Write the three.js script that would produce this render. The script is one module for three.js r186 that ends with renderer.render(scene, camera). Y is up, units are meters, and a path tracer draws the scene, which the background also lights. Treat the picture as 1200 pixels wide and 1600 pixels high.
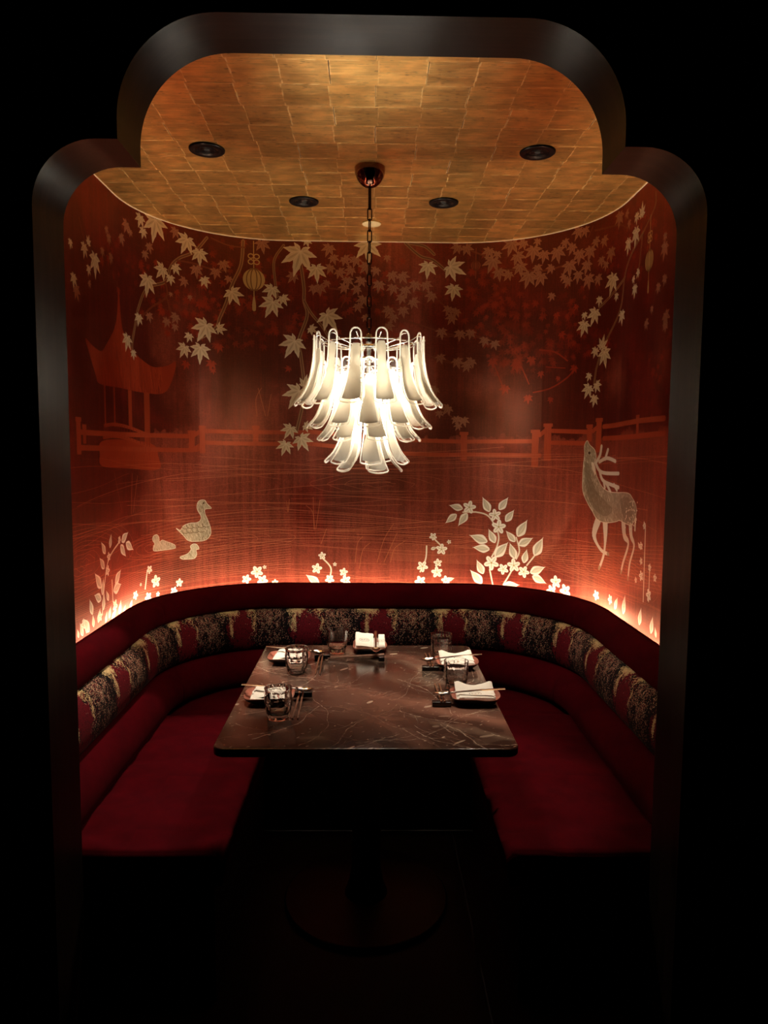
import * as THREE from 'three';
import { mergeGeometries, mergeVertices, toCreasedNormals } from 'three/addons/utils/BufferGeometryUtils.js';
import { RoundedBoxGeometry } from 'three/addons/geometries/RoundedBoxGeometry.js';
import { RectAreaLightUniformsLib } from 'three/addons/lights/RectAreaLightUniformsLib.js';

// ------------------------------------------------------------------ camera, exposure, lights
const scene = new THREE.Scene();
scene.background = new THREE.Color(0x000000);
const renderer = new THREE.WebGLRenderer({ antialias: true });
renderer.toneMapping = THREE.LinearToneMapping;
renderer.toneMappingExposure = 1.0;
renderer.shadowMap.enabled = true;
RectAreaLightUniformsLib.init();

const camera = new THREE.PerspectiveCamera(THREE.MathUtils.radToDeg(2 * Math.atan(800 / 1130)), 0.75, 0.05, 30);
camera.position.set(0, 1.55, 0);
camera.rotation.order = 'YXZ';
camera.rotation.set(-Math.atan(100 / 1130), -Math.atan(21 / 1130), THREE.MathUtils.degToRad(0.45));

// dimensions of the alcove in metres; depth is measured from the camera, z = -depth
const WALL_HALF = 1.03, WALL_BACK = 3.62, WALL_CORNER = 0.63, CEILING = 2.55, OPEN_BACK = 1.84, OPEN_FRONT = 1.675;
const SEAT_HALF = 0.985, SEAT_BACK = 3.50, SEAT_CORNER = 0.58;
const LED_COLOR = new THREE.Color().setRGB(1.0, 0.76, 0.50), LED_POWER = 265;
const SPOT_COLOR = new THREE.Color().setRGB(1.0, 0.82, 0.62);
// x, depth of each recessed spot, the point it is turned to, candela, half angle
const DOWNLIGHTS = [
  { x: -0.56, d: 2.55, to: [-0.62, 0.45, -2.40], cd: 7.5, half: 0.255, label: 'black recessed spotlight in gold ceiling on the pavilion side, towards the arch' },
  { x: 0.556, d: 2.53, to: [0.30, 0.75, -2.34], cd: 6, half: 0.29, label: 'black recessed spotlight in gold ceiling on the deer side, towards the arch' },
  { x: -0.28, d: 3.055, to: [-0.05, 0.75, -2.66], cd: 5, half: 0.23, label: 'black recessed spotlight in gold ceiling on the pavilion side, towards the mural' },
  { x: 0.29, d: 3.045, to: [0.06, 0.75, -2.66], cd: 5, half: 0.23, label: 'black recessed spotlight in gold ceiling on the deer side, towards the mural' },
];
const BULB_COLOR = new THREE.Color().setRGB(1.0, 0.93, 0.8), BULB_CD = 0.37;
const CH_X = -0.01, CH_D = 2.69;

function castAll(light, r) { light.castShadow = true; light.shadow.radius = r; light.shadow.mapSize.set(1024, 1024); light.shadow.bias = -0.0005; return light; }

// ------------------------------------------------------------------ helpers
let seed = 7;
const rnd = () => { seed = (seed * 1664525 + 1013904223) >>> 0; return seed / 4294967296; };
const hash = (x, y) => { let n = (x * 374761393 + y * 668265263) | 0; n = Math.imul(n ^ (n >>> 13), 1274126177); return ((n ^ (n >>> 16)) >>> 0) / 4294967296; };
function noise(x, y) {
  const xi = Math.floor(x), yi = Math.floor(y), fx = x - xi, fy = y - yi, u = fx * fx * (3 - 2 * fx), v = fy * fy * (3 - 2 * fy);
  const a = hash(xi, yi), b = hash(xi + 1, yi), c = hash(xi, yi + 1), d = hash(xi + 1, yi + 1);
  return a + (b - a) * u + (c - a) * v + (a - b - c + d) * u * v;
}
const fbm = (x, y, o = 4) => { let s = 0, a = 0.5, t = 0; for (let i = 0; i < o; i++) { s += a * noise(x, y); t += a; x = x * 2.03 + 17.1; y = y * 2.03 + 5.7; a *= 0.5; } return s / t; };
const sm = (a, b, x) => { const t = Math.min(1, Math.max(0, (x - a) / (b - a))); return t * t * (3 - 2 * t); };
const clamp = (x, a = 0, b = 1) => Math.min(b, Math.max(a, x));

function canvas(w, h) { const c = document.createElement('canvas'); c.width = w; c.height = h; return c; }
function pixels(w, h, f) {           // colour canvas from a function (x, y) -> [r, g, b] in 0..255
  const c = canvas(w, h), g = c.getContext('2d'), im = g.createImageData(w, h);
  for (let y = 0; y < h; y++) for (let x = 0; x < w; x++) { const p = f(x, y), k = (y * w + x) * 4; im.data[k] = p[0]; im.data[k + 1] = p[1]; im.data[k + 2] = p[2]; im.data[k + 3] = 255; }
  g.putImageData(im, 0, 0);
  return c;
}
function tex(c, srgb = true, repeat = null) {
  const t = new THREE.CanvasTexture(c);
  t.colorSpace = srgb ? THREE.SRGBColorSpace : THREE.NoColorSpace;
  t.wrapS = t.wrapT = repeat === 'clamp' ? THREE.ClampToEdgeWrapping : THREE.RepeatWrapping;
  if (Array.isArray(repeat)) t.repeat.set(...repeat);
  t.magFilter = THREE.LinearFilter;
  return t;
}

const counts = new Map();
function numbered(name) { const n = counts.get(name) ?? 0; counts.set(name, n + 1); return n ? name + '_' + String(n).padStart(3, '0') : name; }
function mesh(name, geometry, material, parent = scene) {
  const m = new THREE.Mesh(geometry, material);
  m.name = parent === scene ? numbered(name) : name;
  m.castShadow = m.receiveShadow = true;
  parent.add(m);
  return m;
}
function thing(name, label, category, pos = [0, 0, 0], turn = 0, group) {
  const o = new THREE.Group();
  o.name = numbered(name);
  o.position.set(...pos); o.rotation.y = turn;
  o.userData = { label, category };
  if (group) o.userData.group = group;
  scene.add(o);
  return o;
}
function tag(o, label, category, group) { Object.assign(o.userData, { label, category }); if (group) o.userData.group = group; return o; }
function structure(o, label) { o.userData.kind = 'structure'; if (label) o.userData.label = label; return o; }

function volume(g) {
  const p = g.attributes.position, ix = g.index; let v = 0;
  const a = new THREE.Vector3(), b = new THREE.Vector3(), c = new THREE.Vector3(), n = ix ? ix.count : p.count;
  for (let i = 0; i < n; i += 3) {
    const [i0, i1, i2] = ix ? [ix.getX(i), ix.getX(i + 1), ix.getX(i + 2)] : [i, i + 1, i + 2];
    v += a.fromBufferAttribute(p, i0).dot(b.fromBufferAttribute(p, i1).cross(c.fromBufferAttribute(p, i2)));
  }
  return v;
}
function facingOut(g) {               // closed meshes: turn all triangles outwards
  if (volume(g) < 0) { const ix = g.index.array; for (let i = 0; i < ix.length; i += 3) { const t = ix[i]; ix[i] = ix[i + 1]; ix[i + 1] = t; } }
  return g;
}
// a closed ring of points for every station, joined into a skin with flat ends
function skin(rings, { closedRing = true, caps = true, uv = null, crease = 0.7, loop = false } = {}) {
  const n = rings[0].length, pos = [], uvs = [], idx = [];
  rings.forEach((r, i) => r.forEach((p, j) => { pos.push(p[0], p[1], p[2]); const q = uv ? uv(i, j, p) : [i, j]; uvs.push(q[0], q[1]); }));
  const m = rings.length, jn = closedRing ? n : n - 1, im = loop ? m : m - 1;
  for (let i = 0; i < im; i++) for (let j = 0; j < jn; j++) {
    const a = i * n + j, b = i * n + (j + 1) % n, c = ((i + 1) % m) * n + j, d = ((i + 1) % m) * n + (j + 1) % n;
    idx.push(a, b, d, a, d, c);
  }
  if (caps && closedRing && !loop) {
    for (const [i, flip] of [[0, true], [m - 1, false]]) {
      const r = rings[i];
      // triangulate the end in its own plane
      const o = new THREE.Vector3(...r[0]), e1 = new THREE.Vector3(), e2 = new THREE.Vector3(), nn = new THREE.Vector3();
      let best = 0;
      for (let j = 1; j < n; j++) { const v = new THREE.Vector3(...r[j]).sub(o); if (v.length() > best) { best = v.length(); e1.copy(v); } }
      if (best < 1e-6) continue;
      e1.normalize();
      best = 0;
      for (let j = 1; j < n; j++) { const v = new THREE.Vector3(...r[j]).sub(o); v.addScaledVector(e1, -v.dot(e1)); if (v.length() > best) { best = v.length(); e2.copy(v); } }
      if (best < 1e-7) continue;
      e2.normalize();
      const flat = r.map((p) => { const v = new THREE.Vector3(...p).sub(o); return new THREE.Vector2(v.dot(e1), v.dot(e2)); });
      const area = THREE.ShapeUtils.area(flat);
      for (const t of THREE.ShapeUtils.triangulateShape(flat, [])) {
        const s = (area > 0) !== flip ? [t[0], t[1], t[2]] : [t[0], t[2], t[1]];
        idx.push(...s.map((k) => i * n + k));
      }
      nn.set(0, 0, 0);
    }
  }
  let g = new THREE.BufferGeometry();
  g.setAttribute('position', new THREE.Float32BufferAttribute(pos, 3));
  g.setAttribute('uv', new THREE.Float32BufferAttribute(uvs, 2));
  g.setIndex(idx);
  if (closedRing) facingOut(g);
  return crease === null ? (g.computeVertexNormals(), g) : toCreasedNormals(g, crease);
}
// the U of the alcove: stations from the arch on the pavilion side round the back to the arch on the other side
function uPath(half, back, corner, front, step = 0.04) {
  const out = [], cx = half - corner, cd = back - corner, quarter = corner * Math.PI / 2, side = cd - front, total = cx + quarter + side;
  const n = Math.ceil(total / step), at = (s) => {
    const a = Math.abs(s), sg = s < 0 ? -1 : 1;
    if (a <= cx) return { x: s, d: back, nx: 0, nd: -1, s };
    if (a <= cx + quarter) { const t = (a - cx) / corner; return { x: sg * (cx + corner * Math.sin(t)), d: cd + corner * Math.cos(t), nx: -sg * Math.sin(t), nd: -Math.cos(t), s }; }
    return { x: sg * half, d: cd - (a - cx - quarter), nx: -sg, nd: 0, s };
  };
  return { total, at, between: (s0, s1) => { const k = Math.max(2, Math.ceil((s1 - s0) / step)); return Array.from({ length: k + 1 }, (_, i) => at(s0 + (s1 - s0) * i / k)); } };
}
const along = (st, prof) => prof.map(([o, h]) => [st.x + st.nx * o, h, -(st.d + st.nd * o)]);
function tube(pts, radius, seg = 24, rad = 6, closed = false) {
  return new THREE.TubeGeometry(new THREE.CatmullRomCurve3(pts.map((p) => new THREE.Vector3(...p)), closed), seg, radius, rad, closed);
}
function lathe(profile, seg = 32) { return new THREE.LatheGeometry(profile.map(([r, y]) => new THREE.Vector2(r, y)), seg); }
function moved(g, x, y, z) { g.translate(x, y, z); return g; }

// ------------------------------------------------------------------ materials
const M = {};
M.black = new THREE.MeshStandardMaterial({ color: new THREE.Color().setRGB(0.006, 0.005, 0.006), roughness: 0.75 });
{ // dark stained wood of the arch
  const c = pixels(512, 512, (x, y) => { const g = fbm(x * 0.006 + 3, y * 0.09, 4), f = fbm(x * 0.02, y * 0.5 + 9, 2), v = 0.62 + 0.5 * (g - 0.5) + 0.25 * (f - 0.5); return [54 * v, 39 * v, 33 * v]; });
  M.wood = new THREE.MeshPhysicalMaterial({ map: tex(c), roughness: 0.38, specularIntensity: 0.28, bumpMap: tex(c, false), bumpScale: 0.0003 });
}
M.floor = new THREE.MeshStandardMaterial({ map: tex(pixels(256, 256, (x, y) => { const v = 12 + 10 * fbm(x * 0.05, y * 0.05); return [v, v * 0.9, v * 0.85]; })), roughness: 0.6 });
function velvet(r, g, b) {
  const c = pixels(256, 256, (x, y) => { const v = 0.82 + 0.3 * fbm(x * 0.03, y * 0.03, 4) + 0.12 * (hash(x, y) - 0.5); return [r * v, g * v, b * v]; });
  return new THREE.MeshPhysicalMaterial({ map: tex(c, true, [3, 3]), roughness: 0.95, specularIntensity: 0.12, sheen: 0.22, sheenColor: new THREE.Color().setRGB(0.3, 0.008, 0.02), sheenRoughness: 0.5 });
}
M.velvet = velvet(69, 1, 10);
M.bench = new THREE.MeshStandardMaterial({ color: new THREE.Color().setRGB(0.012, 0.008, 0.008), roughness: 0.6 });
{ // woven cloth of the middle bolster: gold speckle over burgundy and black, two motifs in 0.70 m
  const W = 280, H = 96;
  const c = pixels(W * 2, H * 4, (X, Y) => {
    const x = Math.floor(X / 2), y = Math.floor(Y / 4), k = Math.floor(x / (W / 2)), v = y / H, nz = hash(x + 31, y + 7), nn = hash(x * 3 + 1, y * 5 + 2);
    const u = (x / (W / 2)) % 1 + 0.05 * (fbm(y * 0.11 + 40 * k, 3.3, 3) - 0.5), b1 = fbm(x * 0.16, y * 0.12, 3) - 0.5, b2 = fbm(x * 0.42 + 9, y * 0.16, 2) - 0.5;
    const bump = (cu, cv, ru, rv) => { const du = Math.abs(u - cu) > 0.5 ? 1 - Math.abs(u - cu) : Math.abs(u - cu); return Math.hypot(du / ru, (v - cv) / rv); };
    let col = [12, 5, 8];
    if (bump(0.40, 0.52, 0.21, 0.44) + 1.1 * b1 + 0.5 * b2 < 0.7 + 0.45 * nz) col = nn < 0.15 ? [52, 8, 17] : [100, 8, 25];
    const gold = Math.max(1.05 - bump(0.24, 0.1, 0.17, 0.17), 0.85 - bump(0.56, 0.1, 0.12, 0.2), 0.75 - bump(0.21, 0.4, 0.06, 0.4), 0.6 - bump(0.60, 0.38, 0.05, 0.4)) + 0.9 * b1 + 0.5 * b2;
    if (nz < gold * 1.5) col = nn < 0.3 ? [178, 150, 108] : [214, 188, 138];
    const speck = 0.74 - 0.46 * bump(0.84, 0.28, 0.22, 0.42) + 0.9 * b1 + 0.9 * b2;
    if (nz < speck * 0.95 && col[0] < 60) col = nn < 0.5 ? [186, 154, 128] : nn < 0.8 ? [112, 32, 40] : [60, 40, 34];
    return col;
  });
  M.brocade = new THREE.MeshPhysicalMaterial({ map: tex(c), roughness: 0.8, specularIntensity: 0.4, sheen: 0.2, sheenColor: new THREE.Color().setRGB(0.3, 0.2, 0.15), sheenRoughness: 0.5, bumpMap: tex(c, false), bumpScale: 0.0008 });
}
{ // brown marble with pale veins, crossing cracks and broken flecks
  const N = 1024, c = pixels(N, N, (X, Y) => {
    const x = X / N * 5, y = Y / N * 5, wx = fbm(x * 0.8 + 5, y * 0.8, 4) - 0.5, wy = fbm(x * 0.8, y * 0.8 + 9, 4) - 0.5, q = x * 0.8 + y * 0.6, p = y * 0.8 - x * 0.6;
    const cloud = fbm(q * 0.7 + wx * 2.4, p * 1.7 + wy * 2.4, 5), warm = fbm(x * 0.5 + 30, y * 0.5 + 4, 3), band = sm(0.56, 0.74, fbm(q * 0.5 + wx * 3 + 8, p * 2.6 + wy * 3, 4));
    const t = 0.5 + 1.0 * (cloud - 0.33);
    return [122 * t + 30 * (warm - 0.5) + 26 * band, 87 * t + 6 * (warm - 0.5) + 28 * band, 73 * t + 24 * band];
  }), g = c.getContext('2d');
  let sd = 77; const r = () => { sd = (sd * 1664525 + 1013904223) >>> 0; return sd / 4294967296; };
  g.lineCap = 'round';
  const crack = (x, y, a, n, w, al) => {
    for (let i = 0; i < n; i++) {
      a += (r() - 0.5) * 0.42; const x2 = x + Math.cos(a) * (6 + 8 * r()), y2 = y + Math.sin(a) * (6 + 8 * r());
      g.strokeStyle = 'rgba(226,206,184,' + (al * (0.35 + 0.65 * r())).toFixed(2) + ')'; g.lineWidth = w * (0.4 + 0.9 * r()); g.beginPath(); g.moveTo(x, y); g.lineTo(x2, y2); g.stroke(); x = x2; y = y2;
      if (n > 12 && r() < 0.05) crack(x, y, a + (r() < 0.5 ? 0.9 : -0.9), 3 + Math.floor(r() * 8), w * 0.6, al * 0.8);
    }
  };
  for (let i = 0; i < 110; i++) { const cross = r() < 0.25; crack(r() * N, r() * N, (cross ? 0.9 : -0.55) + (r() - 0.5) * 0.5, 8 + Math.floor(r() * 34), 0.9 + 2.2 * r() * r(), 0.3 + 0.55 * r()); }
  for (let i = 0; i < 520; i++) { const big = r() < 0.06; g.fillStyle = 'rgba(214,192,168,' + (0.25 + 0.5 * r()).toFixed(2) + ')'; g.beginPath(); g.ellipse(r() * N, r() * N, (big ? 18 : 4) * (0.3 + r()), (big ? 6 : 1.6) * (0.3 + r()), -0.5 + (r() - 0.5), 0, 7); g.fill(); }
  M.marble = new THREE.MeshPhysicalMaterial({ map: tex(c, true, 'clamp'), roughness: 0.16, specularIntensity: 1.0 });
}
M.darkMetal = new THREE.MeshStandardMaterial({ color: new THREE.Color().setRGB(0.03, 0.025, 0.022), roughness: 0.4, metalness: 0.6 });
M.brass = new THREE.MeshStandardMaterial({ color: new THREE.Color().setRGB(0.05, 0.035, 0.02), roughness: 0.45, metalness: 1 });
M.bronze = new THREE.MeshStandardMaterial({ color: new THREE.Color().setRGB(0.30, 0.16, 0.12), roughness: 0.1, metalness: 1 });
M.chainMetal = new THREE.MeshStandardMaterial({ color: new THREE.Color().setRGB(0.13, 0.085, 0.07), roughness: 0.25, metalness: 1 });
M.chrome = new THREE.MeshStandardMaterial({ color: new THREE.Color().setRGB(0.75, 0.73, 0.7), roughness: 0.15, metalness: 1 });
M.steel = new THREE.MeshStandardMaterial({ color: new THREE.Color().setRGB(0.62, 0.58, 0.55), roughness: 0.16, metalness: 1 });
M.blackGloss = new THREE.MeshPhysicalMaterial({ color: new THREE.Color().setRGB(0.008, 0.007, 0.007), roughness: 0.25 });
M.baffle = new THREE.MeshPhysicalMaterial({ color: new THREE.Color().setRGB(0.004, 0.004, 0.005), roughness: 0.3, specularIntensity: 0.35 });
M.cream = new THREE.MeshStandardMaterial({ color: 0xe2cfa0, roughness: 0.6 });
M.bead = new THREE.MeshStandardMaterial({ color: new THREE.Color().setRGB(0.75, 0.6, 0.42), roughness: 0.5 });
M.plaster = new THREE.MeshStandardMaterial({ color: new THREE.Color().setRGB(0.25, 0.14, 0.06), roughness: 0.7 });
M.ledGlow = new THREE.MeshStandardMaterial({ color: 0xffffff, emissive: LED_COLOR, emissiveIntensity: 2 });
M.bulbGlow = new THREE.MeshStandardMaterial({ color: 0xffffff, emissive: BULB_COLOR, emissiveIntensity: 3 });
M.lensGlow = new THREE.MeshStandardMaterial({ color: 0x222222, emissive: SPOT_COLOR, emissiveIntensity: 0.015 });
// glass
M.clearGlass = new THREE.MeshPhysicalMaterial({ color: 0xffffff, roughness: 0.03, transmission: 1, thickness: 0, ior: 1.5 });
M.rimGlass = new THREE.MeshPhysicalMaterial({ color: 0xfffaf0, roughness: 0.6, transmission: 0.75, thickness: 0, ior: 1.5 });
M.opal = new THREE.MeshPhysicalMaterial({ color: 0xc6c0b4, roughness: 0.95, transmission: 0.68, thickness: 0, ior: 1.4, specularIntensity: 0.5 });
M.tumbler = new THREE.MeshPhysicalMaterial({ color: 0xffffff, roughness: 0.02, transmission: 1, thickness: 0.01, ior: 1.5 });
M.plate = new THREE.MeshPhysicalMaterial({ map: tex(pixels(128, 128, (x, y) => { const v = 0.85 + 0.35 * fbm(x * 0.06, y * 0.06, 4); return [160 * v, 98 * v, 82 * v]; })), roughness: 0.3 });
M.plateUnder = new THREE.MeshPhysicalMaterial({ color: 0x1a1210, roughness: 0.35 });
{
  const c = canvas(512, 512), g = c.getContext('2d');
  g.drawImage(pixels(512, 512, (x, y) => { const v = 236 + 14 * (hash(x >> 1, y >> 1) - 0.5) + 10 * (fbm(x * 0.02, y * 0.02) - 0.5); return [v, v * 0.975, v * 0.93]; }), 0, 0);
  g.strokeStyle = '#6d5a50'; g.lineWidth = 5;
  g.beginPath(); g.ellipse(256, 300, 74, 34, 0, 0, 7); g.stroke();
  g.lineWidth = 4; g.beginPath(); g.moveTo(206, 306);                    // the unreadable script inside the oval
  for (let i = 0; i <= 40; i++) g.lineTo(206 + i * 2.5, 300 + 11 * Math.sin(i * 1.1) * (0.6 + 0.4 * Math.sin(i * 0.37)));
  g.stroke();
  M.linen = new THREE.MeshPhysicalMaterial({ map: tex(c, true, 'clamp'), roughness: 0.92, specularIntensity: 0.2, sheen: 0.3, sheenColor: new THREE.Color(0.8, 0.8, 0.8) });
}
M.chopstick = new THREE.MeshPhysicalMaterial({ map: tex(pixels(128, 32, (x, y) => { const v = 0.8 + 0.4 * fbm(x * 0.03, y * 0.4, 3); return [128 * v, 82 * v, 58 * v]; })), roughness: 0.4 });
// gold leaf: four sheets with their own brush marks, laps, creases and worn spots
M.leaf = [0, 1, 2, 3].map((k) => {
  const o = k * 57.3, N = 256;
  const lap = (x, y) => { const e = Math.min(x, N - x) + 5 * (fbm(y * 0.05 + o, 1, 2) - 0.5), f = Math.min(y, N - y) + 5 * (fbm(x * 0.05 + o, 9, 2) - 0.5); return Math.max((1 - sm(2, 7, e)) * sm(0.42, 0.6, fbm(y * 0.02 + o, 33, 2)), (1 - sm(2, 9, f)) * sm(0.36, 0.55, fbm(x * 0.02 + o, 71, 2))); };
  const c = pixels(N, N, (x, y) => {
    const st = fbm(x * 0.010 + o, y * 0.09, 4), cl = fbm(x * 0.014 + o, y * 0.018 + 8, 3), crease = 1 - sm(0, 0.006, Math.abs(fbm(x * 0.009 + o * 2, y * 0.06 + 4, 3) - 0.55));
    const worn = sm(0.70, 0.80, fbm(x * 0.02 + o, y * 0.12 + 60, 4));
    const v = 0.90 + 0.2 * (cl - 0.5) + 0.20 * (st - 0.5) + 0.12 * crease * sm(0.5, 0.7, cl) - 0.22 * worn + 0.035 * (k - 1.5);
    const w = lap(x, y) * 0.75, b = [248 * v, 197 * v, 116 * v];
    return b.map((q, i) => q + ([255, 226, 160][i] - q) * w);
  });
  const rough = pixels(N, N, (x, y) => { const v = 255 * clamp(0.80 + 0.26 * (fbm(x * 0.012 + o, y * 0.06, 4) - 0.5) + 0.2 * lap(x, y)); return [v, v, v]; });
  return new THREE.MeshPhysicalMaterial({ map: tex(c), metalness: 0.92, roughness: 0.47, roughnessMap: tex(rough, false), bumpMap: tex(c, false), bumpScale: 0.0005 });
});

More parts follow.
